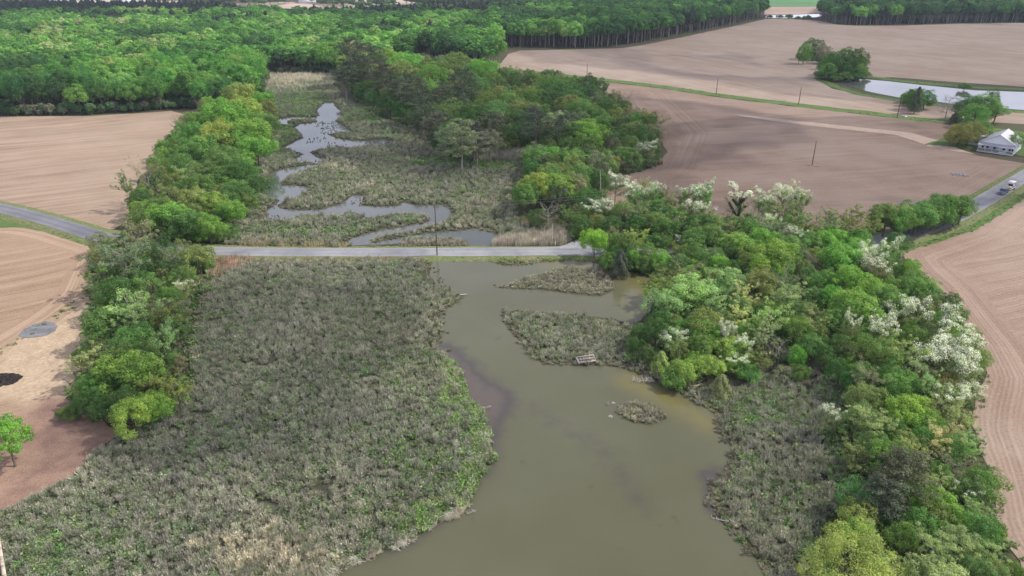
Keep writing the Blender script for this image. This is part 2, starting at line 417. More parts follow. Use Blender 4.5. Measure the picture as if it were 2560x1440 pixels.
# far farmland beyond the woods
far_fields = [
    ("-900 8 120 3 200 6 130 12 -900 17", (0.13, 0.24, 0.10)), ("130 1 330 -1 420 3 300 9 180 8", (0.45, 0.42, 0.33)),
    ("300 4 480 1 520 7 400 13 310 12", (0.42, 0.36, 0.28)), ("590 8 700 5 850 6 860 20 760 22 600 20", (0.45, 0.35, 0.28)),
    ("860 -6 1080 -8 1100 4 1000 16 860 24", (0.46, 0.37, 0.30)), ("880 13 1000 10 990 17 880 25", (0.32, 0.33, 0.20)),
    ("1400 4 1600 -2 1640 4 1600 9 1420 13", (0.10, 0.20, 0.08)),
    ("1560 -4 2300 -12 2600 -10 2600 12 1900 16 1640 8", (0.10, 0.22, 0.085)), ("1900 17 2080 16 2080 34 1905 37", (0.36, 0.27, 0.22)),
    ("1850 -12 2300 -16 2300 -8 1850 -5", (0.42, 0.36, 0.30)), ("-900 -20 1500 -30 1500 -12 -900 -4", (0.40, 0.34, 0.27)),
]
for i, (s, c) in enumerate(far_fields):
    sheet('far_field', ring(s), -0.03 + .02 * i, simple('far_soil', c, .95, .1, .12, .01), step=60, jag=1.5, seed=i)

# ponds and creek
mudflat = ring("1085 865 1120 862 1160 890 1190 930 1240 965 1275 985 1278 1010 1250 1050 1240 1100 1225 1120 1160 1100 1120 1000")
mud2 = ring("1760 1180 1800 1170 1840 1300 1780 1290")
mud3 = ring("1400 965 1280 1010 1300 1100 1400 1120 1450 1050")
gold_r = ring("1545 930 1590 935 1680 985 1800 1060 1790 1090 1680 1030 1600 985 1540 960")
def mudf(V):
    a = smooth(sdist(V, mudflat), -4, 3) * 1.0
    b = smooth(sdist(V, mud2), -2.5, 1) * .8
    c = .44 * smooth(-dist_line(V, ring("1100 860 1170 900 1250 975 1330 1020 1400 1060 1480 1110 1560 1180 1600 1260")), -9, 2)
    e = .5 * smooth(-dist_line(V, ring("1240 1150 1180 1230 1090 1310 930 1395")), -4, 0)
    return np.maximum.reduce([a, b, c, e])
def goldf(V):
    a = .5 * smooth(sdist(V, gold_r), -2.5, 2.5)
    r = .35 * smooth(-dist_line(V, ring("1400 660 1500 668 1600 690 1620 740 1600 770")), -9, 0)
    return np.maximum(a, r)
M['water'] = water_mat('creek_water', (0.094, 0.094, 0.052), (0.108, 0.108, 0.066))
M['water_up'] = water_mat('upper_water', (0.07, 0.08, 0.07), (0.09, 0.10, 0.09), .03, .03)
M['pond'] = water_mat('pond_water', (0.09, 0.10, 0.10), (0.12, 0.12, 0.11), .03, .03)
sheet('water', W_low, -0.01, M['water'], step=1.0, jag=.35, grid=2.5, attrs={'mud': mudf, 'gold': goldf})
sheet('water', W_up, -0.01, M['water_up'], step=1.5, jag=.5, grid=0, attrs={'mud': zero, 'gold': zero})
sheet('pond_water', P_right, -0.01, M['pond'], step=5, jag=.4, grid=0, attrs={'mud': zero, 'gold': zero})
sheet('far_water', FAR_W, 0.0, M['pond'], step=12, jag=.5, grid=0, attrs={'mud': zero, 'gold': zero})
for k, r in enumerate(ISLES):
    sheet('marsh_island', r, 0.03, M['marsh'], step=.8, jag=.4, grid=2)

# grass strips round the pond, the ditch, the house
def strip(name, line, w, z, mat, jag=.5):
    l = [Vector(p) for p in line]; a = []; b = []
    for i, p in enumerate(l):
        d = (l[min(i + 1, len(l) - 1)] - l[max(i - 1, 0)]).normalized(); n = Vector((-d.y, d.x))
        ww = w if not callable(w) else w(i / (len(l) - 1))
        a.append(tuple(p + n * ww / 2)); b.append(tuple(p - n * ww / 2))
    return sheet(name, a + b[::-1], z, mat, step=3, jag=jag)
ditch = ring("1225 176 1262 177 1350 181 1480 196 1660 217 1790 237 2000 263 2150 280 2300 298 2395 306")
M['ditch'] = grass_mat('ditch_grass', (0.10, 0.18, 0.045), (0.14, 0.20, 0.07), (0.2, .18, .1), .2)
strip('ditch_grass', ditch, 10.0, 0.01, M['ditch'], .9)
strip('pond_bank', ring("2046 183 2052 200 2088 217 2150 236 2250 252 2330 262 2440 273 2560 280 2900 296"), 6.5, 0.02, M['ditch'])
strip('pond_bank', ring("2170 192 2230 200 2320 209 2440 219 2560 223 2900 238"), 9.5, 0.03, M['ditch'])
sheet('lawn', ring("2310 362 2380 366 2440 376 2560 392 2700 400 2700 330 2560 330 2420 312 2370 340"), 0.035, M['ditch'], jag=.8)
sheet('grass_margin', ring("1560 436 1606 424 1640 412 1660 395 1600 395 1560 410"), 0.0, M['ditch'], jag=.6)
sheet('grass_margin', ring("-700 412 -300 470 -120 496 0 524 60 540 140 562 205 584 262 604 285 618 262 632 235 612 190 598 120 578 60 568 0 569 -120 552 -300 522 -700 452"), 0.01, M['ditch'], step=3, jag=.6)
sheet('grass_margin', ring("-700 398 -300 452 -120 480 0 504 60 520 140 544 225 569 300 577 330 600 300 606 270 590 205 570 140 548 60 528 0 514 -120 488 -300 462 -700 402"), 0.01, M['verge'], step=3, jag=.4)
strip('grass_margin', ring("2560 488 2500 528 2430 570 2330 602 2250 626 2180 640"), 2.4, 0.012, M['ditch'], .7)

# the road on its low bank
def loft(name, line, prof, mat, attrs=None):
    """prof: list of (offset, z); line: ground polyline"""
    l = [Vector(p) for p in line]; V = []; F = []; U = []; Wt = []
    k = len(prof)
    for i, p in enumerate(l):
        d = (l[min(i + 1, len(l) - 1)] - l[max(i - 1, 0)]).normalized(); n = Vector((-d.y, d.x))
        for o, z in prof:
            jj = mnoise.noise(Vector((p.x * .21, p.y * .21, o))) * (.35 if abs(o) > 2.5 else 0)
            q = p + n * (o + jj); V.append((q.x, q.y, z)); U.append(o)
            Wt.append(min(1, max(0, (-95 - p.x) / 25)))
    for i in range(len(l) - 1):
        for j in range(k - 1):
            a = i * k + j; F.append((a, a + k, a + k + 1, a + 1))
    me = mk(name, V, F, [mat], vattr={'u': U, 'west': Wt})
    for p in me.polygons:
        if p.normal.z < 0: p.flip()
    o = ob(name, me); o['kind'] = 'structure'; return o
road = subdiv(road, 3.0, 0, 0, closed=False)
loft('road_verge', road, [(-5.5, -.1), (-4.3, .22), (-3.4, .47), (0, .49), (3.5, .47), (4.6, .22), (5.8, -.1)], M['verge'])
loft('road', road, [(-2.95, ROADZ - .03), (-2, ROADZ), (0, ROADZ + .03), (2, ROADZ), (2.95, ROADZ - .03)], M['road'])
t_ = NT('gravel_lane'); p_ = t_.pos()
M['gravel'] = t_.base(t_.mix(t_.mapr(t_.noise(p_, 1.2, 5, .7), .35, .65), (0.20, 0.20, 0.21), (0.36, 0.36, 0.37)), .95, .1)
sheet('gravel_lane', [tuple(G(x, y, .58)[:2]) for x, y in L("1385 621 1415 612 1440 600 1452 592 1480 582 1510 578 1515 588 1490 600 1478 622")], .60, M['gravel'], step=1.5, jag=.3)
# gravel disc on the straw
t_ = NT('gravel_patch'); p_ = t_.pos()
k_ = t_.mix(t_.mapr(t_.noise(p_, .5, 5, .7), .35, .65), (0.13, 0.13, 0.145), (0.25, 0.245, 0.25))
k_ = t_.mix(t_.mapr(t_.noise(p_, 1.5, 3, .7), .62, .72, 0, .6), k_, (.5, .46, .42))
M['gravel2'] = t_.base(k_, .95, .1)
sheet('gravel_patch', ring("45 838 60 822 85 810 115 803 138 805 146 815 138 828 118 838 90 843 60 845"), 0.03, M['gravel2'], step=.7, jag=.35)

# ------------------------------------------------------------------ plant geometry
def unit(a):
    return a / np.maximum(np.linalg.norm(a, axis=1, keepdims=True), 1e-9)
def cards(P, N, size, rs, asp=.55):
    """one small folded leaf-spray face per point"""
    n = len(P); N = unit(N)
    T = unit(np.cross(N, rs.normal(size=(n, 3)))); B = np.cross(N, T)
    s = (np.asarray(size) * rs.uniform(.65, 1.3, n))[:, None]
    a = s * rs.uniform(.75, 1.1, (n, 1)); b = s * asp * rs.uniform(.8, 1.25, (n, 1))
    V = np.stack([P - T * a, P - B * b + N * s * .15, P + T * a, P + B * b + N * s * .15], 1).reshape(-1, 3)
    F = np.arange(4 * n).reshape(n, 4)
    return V, F
def tube(pts, rad, k=6):
    V = []; F = []
    pts = [np.array(p, float) for p in pts]
    for i, p in enumerate(pts):
        d = pts[min(i + 1, len(pts) - 1)] - pts[max(i - 1, 0)]; d = d / (np.linalg.norm(d) + 1e-9)
        a = np.cross(d, [0.3, 0.9, 0.1]); a /= np.linalg.norm(a) + 1e-9; b = np.cross(d, a)
        for j in range(k):
            t = 2 * math.pi * j / k; V.append(p + (a * math.cos(t) + b * math.sin(t)) * rad[i])
    for i in range(len(pts) - 1):
        for j in range(k):
            F.append((i * k + j, i * k + (j + 1) % k, (i + 1) * k + (j + 1) % k, (i + 1) * k + j))
    return V, F
class Acc:
    def __init__(s): s.V = []; s.F = []; s.n = 0; s.m = []; s.v = []
    def add(s, V, F, m=0, v=None):
        V = np.asarray(V).reshape(-1, 3); F = np.asarray(F) + s.n
        s.V.append(V); s.F.append(F); s.n += len(V); s.m += [m] * len(F)
        s.v.append(np.zeros(len(F)) if v is None else v)
    def mesh(s, name, mats):
        return mk(name, np.vstack(s.V), np.vstack(s.F).astype(np.int32), mats, s.m, {'v': np.concatenate(s.v)})

def limb_path(a, b, rs, bend=.12, n=4):
    a = np.array(a, float); b = np.array(b, float); l = np.linalg.norm(b - a); out = []
    off = rs.normal(size=3) * l * bend
    for i in range(n + 1):
        t = i / n; out.append(a + (b - a) * t + off * math.sin(t * math.pi) + np.array([0, 0, -l * .08 * math.sin(t * math.pi)]))
    return out

def broad(seed, R=5.0, H=10.5, nl=34, per=300, leaf=.20, deep=.8, lob=(.24, .38), limbs=9, tr=.28, bark='bark', zlow=-.55, mat='leaf'):
    rs = np.random.RandomState(seed)
    Rz = R * deep; C = np.array([0, 0, H - Rz])
    cr = Acc(); tk = Acc(); cen = []
    ph = rs.uniform(0, 6.28, 3); amp = rs.uniform(.08, .26, 3)
    for i in range(nl):
        z = zlow + (1 - zlow) * (i + .5) / nl; a = i * 2.39996 + rs.uniform(-.4, .4); q = math.sqrt(max(0, 1 - z * z))
        w = 1 + amp[0] * math.sin(2 * a + ph[0]) + amp[1] * math.sin(3 * a + ph[1])
        d = np.array([q * math.cos(a) * w, q * math.sin(a) * w, z])
        c = C + d * np.array([R, R, Rz]) * rs.uniform(.48, .92)
        r = R * rs.uniform(*lob); cen.append(c)
        n = int(per * (r / (R * .31)) ** 2)
        e = unit(rs.normal(size=(n, 3)) + d * .55 + np.array([0, 0, .35]))
        lump = 1 + .18 * np.sin(e[:, 0] * 7 + i) * np.sin(e[:, 1] * 7 + 2 * i) + .1 * np.sin(e[:, 2] * 11 + i)
        P = c + e * r * (rs.uniform(.62, 1.08, (n, 1)) * lump[:, None]) * np.array([1, 1, .78])
        N = e * .9 + np.array([0, 0, .35]) + rs.normal(size=(n, 3)) * .45
        V, F = cards(P, N, leaf, rs)
        lv = rs.uniform(-.42, .38)
        cr.add(V, F, 0, np.clip(rs.normal(size=n) * .33 + lv, -1, 1))
    top = C + np.array([rs.uniform(-.5, .5), rs.uniform(-.5, .5), 0])
    V, F = tube(limb_path((0, 0, -.3), top, rs, .04, 6), np.linspace(tr, tr * .45, 7), 7); tk.add(V, F)
    for i in rs.choice(nl, limbs, replace=False):
        zs = rs.uniform(.35, .8); st = top * zs
        V, F = tube(limb_path(st, cen[i], rs), np.linspace(tr * .42, .03, 5), 5); tk.add(V, F)
    return dict(R=R, H=H, trunk=tk.mesh('trunk', [M[bark]]), crown=cr.mesh('crown', [M[mat]]))

def skeleton(seed, H, R, up=.55, n1=7, n2=5, n3=4, tr=.2, lean=(0, 0)):
    """branching limbs; returns accumulated wood and twig tips"""
    rs = np.random.RandomState(seed); wd = Acc(); tips = []; mids = []
    top = np.array([lean[0], lean[1], H * .8])
    tp = limb_path((0, 0, -.3), top, rs, .05, 6)
    V, F = tube(tp, np.linspace(tr, tr * .35, 7), 6); wd.add(V, F)
    for i in range(n1):
        t = .32 + .68 * (i + .5) / n1; st = np.array(tp[0]) * (1 - t) + np.array(tp[-1]) * t
        a = i * 2.4 + rs.uniform(-.5, .5); ln = R * (1.05 - .45 * t) * rs.uniform(.8, 1.15)
        en = st + np.array([math.cos(a) * ln, math.sin(a) * ln, ln * up + rs.uniform(-.2, .5)])
        p = limb_path(st, en, rs, .12, 4); V, F = tube(p, np.linspace(tr * .4, .045, 5), 5); wd.add(V, F); mids.append((st, en))
        for j in range(n2):
            s2 = p[1 + min(3, j * 4 // n2)]; b = a + rs.uniform(-1.3, 1.3); l2 = ln * rs.uniform(.35, .6)
            e2 = s2 + np.array([math.cos(b) * l2, math.sin(b) * l2, l2 * (up + rs.uniform(-.4, .5))])
            q = limb_path(s2, e2, rs, .12, 3); V, F = tube(q, np.linspace(.05, .022, 4), 4); wd.add(V, F)
            for k in range(n3):
                c = b + rs.uniform(-1.4, 1.4); l3 = l2 * rs.uniform(.4, .7); s3 = q[1 + k % 3]
                e3 = s3 + np.array([math.cos(c) * l3, math.sin(c) * l3, l3 * (up + rs.uniform(-.5, .6))])
                V, F = tube([s3, (s3 + e3) / 2 + rs.normal(size=3) * .06, e3], [.024, .018, .010], 3); wd.add(V, F); tips.append(e3)
    return wd, np.array(tips), tp, mids, rs

def sparse(seed, H=10.0, R=4.6, per=34, leaf=.15, rad=.62, bark='bark', blossom=0.0, bper=60, mat='leaf', **k):
    wd, tips, tp, mids, rs = skeleton(seed, H, R, **k)
    cr = Acc(); bl = Acc(); isb = rs.uniform(size=len(tips)) < blossom
    zt = np.argsort(-tips[:, 2])
    if blossom:   # flowers crowd the outer and upper sprays
        isb[:] = False; isb[zt[:int(blossom * len(tips))]] = True
    for i, t in enumerate(tips):
        r = rad * rs.uniform(.7, 1.3)
        n = max(3, int(per * rs.uniform(.5, 1.4)))
        e = unit(rs.normal(size=(n, 3)))
        P = t + e * r * rs.uniform(.2, 1.1, (n, 1)) * np.array([1, 1, .6])
        V, F = cards(P, e * .6 + np.array([0, 0, .6]) + rs.normal(size=(n, 3)) * .4, leaf, rs)
        cr.add(V, F, 0, np.clip(rs.normal(size=n) * .4 + rs.uniform(-.25, .25), -1, 1))
        if isb[i]:
            n = int(bper * rs.uniform(.5, 1.3)); e = unit(rs.normal(size=(n, 3)) + np.array([0, 0, .6]))
            P = t + np.array([0, 0, .12]) + e * r * rs.uniform(.5, 1.15, (n, 1)) * np.array([1, 1, .55])
            V, F = cards(P, e + np.array([0, 0, .5]) + rs.normal(size=(n, 3)) * .4, leaf * .95, rs, .8)
            bl.add(V, F, 0, np.clip(rs.normal(size=n) * .35, -1, 1))
    d = dict(R=R * 1.25, H=H * 1.02, trunk=wd.mesh('trunk', [M[bark]]))
    if cr.n: d['crown'] = cr.mesh('crown', [M[mat]])
    if bl.n: d['blossom'] = bl.mesh('blossom', [M['blossom']])
    return d

def pine(seed, H=17.0, R=4.2, mat='needle', low=.38, per=150, leaf=.21):
    rs = np.random.RandomState(seed); cr = Acc(); tk = Acc()
    top = np.array([rs.uniform(-.5, .5), rs.uniform(-.5, .5), H - .8])
    V, F = tube(limb_path((0, 0, -.3), top, rs, .02, 7), np.linspace(.26, .07, 8), 7); tk.add(V, F)
    nb = 30
    for i in range(nb):
        t = low + (1 - low) * (i + .4) / nb; a = i * 2.4 + rs.uniform(-.5, .5)
        w = math.sin(min(1, (1 - t) / (1 - low) * 1.25 + .18) * math.pi * .62)
        ln = R * w * rs.uniform(.65, 1.1); st = top * t
        en = st + np.array([math.cos(a) * ln, math.sin(a) * ln, ln * rs.uniform(.0, .35)])
        V, F = tube(limb_path(st, en, rs, .06, 3), np.linspace(.07, .02, 4), 4); tk.add(V, F)
        for j in range(3):
            f = (.45, .75, 1.0)[j]; c = st + (en - st) * f + rs.normal(size=3) * .3; r = (.55 + .35 * ln / R) * rs.uniform(.8, 1.3)
            n = int(per * .55)
            e = unit(rs.normal(size=(n, 3)) + np.array([0, 0, .35]))
            P = c + e * r * rs.uniform(.5, 1.15, (n, 1)) * np.array([1.1, 1.1, .55])
            V, F = cards(P, e + np.array([0, 0, .4]) + rs.normal(size=(n, 3)) * .6, leaf, rs, .35)
            cr.add(V, F, 0, np.clip(rs.normal(size=n) * .35 + rs.uniform(-.3, .3), -1, 1))
    return dict(R=R, H=H, trunk=tk.mesh('trunk', [M['bark_pale']]), crown=cr.mesh('crown', [M[mat]]))

def cedar(seed, H=6.0, R=1.9):
    rs = np.random.RandomState(seed); cr = Acc(); tk = Acc()
    V, F = tube([(0, 0, -.2), (0, 0, H * .5), (0, 0, H * .9)], [.16, .1, .03], 6); tk.add(V, F)
    n = 6500; t = rs.uniform(.04, 1, n) ** .8; a = rs.uniform(0, 6.283, n)
    lump = 1 + .22 * np.sin(a * 5 + t * 9) + .15 * np.sin(a * 3 - t * 17)
    r = R * np.clip(1.05 - t, 0.04, 1) ** .7 * lump * rs.uniform(.6, 1.05, n)
    P = np.stack([np.cos(a) * r, np.sin(a) * r, t * H], 1)
    N = np.stack([np.cos(a), np.sin(a), np.full(n, .5)], 1) + rs.normal(size=(n, 3)) * .5
    V, F = cards(P, N, .15, rs, .4); cr.add(V, F, 0, np.clip(rs.normal(size=n) * .4, -1, 1))
    return dict(R=R, H=H, trunk=tk.mesh('trunk', [M['bark']]), crown=cr.mesh('crown', [M['needle']]))

PROTO = {
    'B': [broad(1, nl=46, lob=(.18, .32)), broad(2, nl=38, lob=(.2, .36)), broad(3, nl=58, lob=(.15, .28), per=280, leaf=.18), broad(4, deep=.95, H=11.5, nl=48, lob=(.17, .31))],
    'O': [broad(7, R=6.5, H=12.5, nl=120, lob=(.11, .19), per=560, leaf=.125, limbs=16, tr=.4)],
    'D': [broad(5, nl=70, lob=(.15, .25), per=190, leaf=.17), broad(6, nl=60, lob=(.17, .27), per=200, leaf=.17)],
    'S': [sparse(11), sparse(12, per=42, n1=8, rad=.7), sparse(13, per=48, n1=9, n3=5, bark='bark_pale')],
    'L': [sparse(21, per=14, leaf=.12, bark='bark_pale', H=11, up=.8), sparse(22, per=16, leaf=.12, bark='bark_pale', H=10.5, n1=8)],
    'X': [sparse(31, per=3, leaf=.09, bark='bark_pale', H=9, up=.4, n1=9)],
    'W': [sparse(41, per=60, blossom=.50, bper=50, rad=1.0, leaf=.135), sparse(42, per=52, blossom=.66, bper=50, n1=8, rad=1.1, leaf=.135), sparse(43, per=66, blossom=.34, bper=44, rad=1.0, leaf=.135)],
    'A': [sparse(44, per=66, blossom=.24, bper=44, rad=1.0, leaf=.135), sparse(45, per=60, blossom=.30, bper=40, rad=1.0, leaf=.135, n1=8)],
    'G': [broad(8, R=5, H=8.6, deep=.84, zlow=-.92, nl=64, lob=(.16, .27), per=220, leaf=.18), broad(9, R=5, H=9.4, deep=.92, zlow=-.92, nl=56, lob=(.17, .3), per=230, leaf=.18)],
    'P': [pine(51), pine(52, low=.3), pine(53, H=15, R=4.8, low=.42)],
    'C': [cedar(61), cedar(62, H=5, R=2.2)],
    'U': [broad(71, R=3.0, H=3.6, deep=.62, nl=20, per=240, leaf=.15, limbs=6, tr=.1, zlow=-.25, lob=(.26, .42)),
          broad(72, R=3.0, H=3.2, deep=.55, nl=26, per=190, leaf=.14, limbs=6, tr=.1, zlow=-.2, lob=(.2, .36))],
    'F': [broad(81, R=5.0, H=18, deep=1.53, nl=42, per=190, leaf=.30, limbs=6, tr=.26, bark='bark_pale', zlow=-.8),
          broad(82, R=5.0, H=17, deep=1.33, nl=36, per=210, leaf=.30, limbs=6, tr=.26, bark='bark', zlow=-.7),
          broad(83, R=5.0, H=19, deep=1.68, nl=46, per=170, leaf=.30, limbs=6, tr=.26, bark='bark_pale', zlow=-.8, lob=(.2, .32)),
          broad(84, R=5.0, H=17.5, deep=1.38, nl=60, per=130, leaf=.27, limbs=6, tr=.26, bark='bark', zlow=-.75, lob=(.17, .27))],
}
NAME = {'B': 'broadleaf_tree', 'D': 'broadleaf_tree', 'S': 'open_crowned_tree', 'L': 'thin_leaved_tree', 'X': 'bare_tree', 'W': 'blossoming_tree',
        'P': 'pine_tree', 'C': 'cedar_tree', 'U': 'bush', 'A': 'blossoming_tree', 'G': 'broadleaf_tree', 'O': 'oak_tree', 'F': 'forest_tree', 'V': 'vine_covered_tree'}
KW = {'B': 'round-crowned tree', 'D': 'dense-crowned tree', 'S': 'open-crowned tree', 'L': 'thin-leaved tree with pale limbs', 'X': 'bare twiggy tree',
      'W': 'blossoming tree', 'P': 'pine', 'C': 'cedar', 'U': 'bush', 'A': 'blossoming tree', 'G': 'low-skirted tree', 'O': 'huge spreading oak', 'F': 'tall tree', 'V': 'vine-wrapped tree'}
def bright(c):   # young spring leaves
    return tuple(min(.9, v * k) for v, k in zip(c, (2.2, 2.0, 1.75)))
COLS = {  # foliage colours
    'b': ((0.098, 0.190, 0.026), 'bright green'), 'm': ((0.074, 0.138, 0.032), 'mid green'), 'd': ((0.040, 0.088, 0.020), 'dark green'),
    'y': ((0.145, 0.200, 0.040), 'yellow-green'), 'o': ((0.115, 0.140, 0.045), 'olive'), 'p': ((0.172, 0.232, 0.105), 'pale green'),
    'g': ((0.115, 0.135, 0.085), 'grey-green'), 'k': ((0.046, 0.064, 0.038), 'dark grey-green'), 't': ((0.145, 0.150, 0.060), 'tan-green'),
    'l': ((0.125, 0.215, 0.022), 'lime green'), 'c': ((0.250, 0.270, 0.150), 'cream-green'), 'r': ((0.115, 0.112, 0.092), 'grey-brown'),
    'q': ((0.082, 0.148, 0.048), 'cool green'), 'z': ((0.185, 0.196, 0.050), 'yellow-green'), 'w': ((0.110, 0.150, 0.065), 'snow-white'),
}
COLS = {k: (bright(v[0]), v[1]) for k, v in COLS.items()}
def vine_tree():
    d = sparse(91, H=9, R=3.6, per=10, blossom=.35, bper=34, up=.9, n1=6, tr=.3)
    rs = np.random.RandomState(5); iv = Acc()
    wd, tips, tp, mids, _ = skeleton(91, 9, 3.6, up=.9, n1=6, tr=.3)
    segs = [(np.array(tp[i]), np.array(tp[i + 1]), .55) for i in range(len(tp) - 1)] + [(a, b, .38) for a, b in mids[:5]]
    for a, b, r in segs:
        n = int(260 * np.linalg.norm(b - a)); t = rs.uniform(0, 1, (n, 1)); e = unit(rs.normal(size=(n, 3)))
        P = a + (b - a) * t + e * r * rs.uniform(.4, 1.1, (n, 1)); V, F = cards(P, e, .14, rs); iv.add(V, F, 0, np.clip(rs.normal(size=n) * .4, -1, 1))
    d['ivy'] = iv.mesh('ivy', [leaf_mat('ivy_leaf', 'FIXED', .2, (0.03, 0.07, 0.018))]); return d
PROTO['V'] = [vine_tree()]

def plant(kind, x, y, R, H, colr, rz=None, lean=None, name=None):
    if kind == 'F' and R / H > .36: kind = 'D'
    if kind == 'W' and colr not in (COLS['w'][0], COLS['c'][0]): kind = 'A'
    pr = rnd.choice(PROTO[kind]); root = empty(name or NAME[kind], (x, y, -.06), rnd.uniform(0, 6.28) if rz is None else rz)
    sx = R / pr['R']; sz = max(H / pr['H'], .72 * sx)
    j = [max(0.004, c * rnd.uniform(.88, 1.13)) for c in colr]
    for part in ('trunk', 'crown', 'blossom', 'ivy'):
        if part in pr:
            o = ob(part, pr[part], root); o.scale = (sx * rnd.uniform(.95, 1.05) if part == 'x' else sx, sx, sz)
            o.color = (*j, 1)
    if lean: root.rotation_euler = (lean[0], lean[1], root.rotation_euler[2])
    return root

# ------------------------------------------------------------------ trees read off the photograph, one by one
# x, y of the crown centre, crown radius (photo pixels), kind + colour, optional height in metres
ZONES = {}
ZONES['strip'] = ('in the tree strip between the northern tan field and the marsh', """
600,238,42,By 655,252,32,Bb 560,286,50,Bb 612,272,40,By 668,268,26,Bt 512,262,20,Do 622,328,46,Bb 655,305,32,Bm 548,338,48,By 640,368,38,Bb
482,330,36,Bm 452,308,27,Lr 500,368,42,Bm 562,395,44,Bm 516,428,44,Sm 600,430,42,Dd 636,462,38,Dd 590,478,38,Bm 403,370,21,Dd 448,408,36,Dm
462,438,34,Sp 366,430,40,Lo,14 428,488,42,So 480,498,38,Bo 540,506,34,By 576,524,34,Bb 420,536,42,Bb 470,552,38,Bm 522,562,34,Bb 565,574,26,Um 350,545,32,Sm
395,520,34,Bm 585,300,40,Bb 530,300,34,Bb 500,300,30,Bm 600,350,40,Bb 560,440,36,Bm 500,462,38,Bm 455,520,34,Ub 505,590,22,Ub 440,585,20,Um 545,592,20,Um 610,500,28,Bm 585,590,13,Um
""")
ZONES['clump'] = ('in the clump below the road beside the gravel patch', """
342,588,50,Sg 308,648,62,Sg 378,628,34,Dd 405,598,30,Sd 432,640,36,Lw 492,640,40,Bo 455,690,34,Dm 458,718,26,Wp 262,688,40,Sm 300,728,52,Dd 238,724,30,Sg
378,722,52,Sm 332,780,60,Sp 428,785,44,So 268,800,48,Bm 248,848,40,Sm 400,842,50,Sp 442,822,36,Sm 330,852,50,Bm 226,898,50,Sp 318,898,54,Bm 402,900,42,Sm
322,925,62,Bb 248,956,46,Dm 208,1000,32,Dd 382,962,46,So 438,976,46,Sy 330,1030,52,By 384,1008,40,Bb 272,1010,36,Dd 168,1032,22,Um 360,770,40,Sg 420,740,34,Dm 290,870,40,Sg
512,662,24,Um 470,665,26,Ug
""")
ZONES['grove'] = ('in the mixed grove between the upper marsh and the brown field', """
1080,190,44,Fb,19 1140,172,52,Fm,20 1200,180,46,Fb,19 1232,205,36,Fm,17 1012,160,42,Fb,18 962,148,38,Fb,18 896,138,38,Fc,17 882,172,38,Pk,18 930,188,40,Pk,18 1000,182,42,Fo,17
862,196,32,Pk,16 1060,218,36,Fb,16 1102,238,36,Pk,18 1042,250,38,Pk,17 1162,228,38,Pk,18 1192,214,36,Fm,17 1242,240,38,Fo,16 1000,232,38,Pk,17 1012,276,34,Dd,12 1062,296,38,Pk,16
972,256,32,Dd,12 1132,278,42,Fq,16 1182,290,44,Dd,15 1242,280,42,Fq,15 1292,300,38,Dd,14 1332,248,42,Fm,15 1382,240,50,Dd,15 1432,258,46,Dd,15 1460,240,42,Dd,14 1402,214,36,Fm,15
1368,196,20,Sb,17 1342,200,16,Sb,16 1150,345,42,Pg,17 1118,352,32,Pg,13 1190,352,34,Pg,14 1226,346,30,Pg,13 1085,318,30,Pg,13 1170,378,22,Dm,6 1130,384,20,Dd,5 1182,328,40,Pk,16 1120,330,36,Fm,14 1222,308,40,Pk,16 1300,280,44,To,15 1332,328,40,Pk,15 1392,308,42,Fp,14 1424,266,40,Ft,14
1452,278,42,Dm,14 1482,288,38,Dm,13 1512,268,30,Dd,13 1402,350,40,Pk,13 1460,328,42,Fm,13 1502,322,40,Bm,12 1550,256,30,Lr,13 1592,308,42,Lo,12 1640,310,40,Lo,12 1532,348,38,Dd,11
1214,298,13,Ul,13 1272,352,22,Uy,7 1304,356,24,Ud,6 1240,362,26,Pk,8 1102,362,24,Dd,7 1150,378,22,Uo,5 1200,372,20,Dd,6 1345,330,30,Dd,10 1360,360,24,Dd,7
1456,352,58,Bb,13 1402,366,40,Bq,11 1560,390,32,Bm,10 1618,380,30,Wg,9 1372,402,40,Bb,10 1442,402,42,Bm,11 1322,402,26,Sm,7 1500,400,36,Sm,10 1340,462,42,By,11 1402,470,50,Bb,11
1378,432,34,Bm,11 1450,440,44,Dm,11 1492,448,36,Dd,10 1372,532,40,Xr,9 1312,480,32,Bm,10 1470,490,34,Dd,10 1600,372,30,Dd,8 1580,330,36,Bo,11 1300,330,36,Dd,12 1090,330,34,Pk,13
1040,290,30,Dd,11 1410,395,34,Dm,11 1530,405,30,Sg,8 1520,310,34,Dm,12 1220,255,36,Dm,15 1270,255,36,Fm,15 1140,310,34,Dd,13 920,222,30,Dd,12 960,215,32,Pk,15 1560,330,30,Dm,11
""")
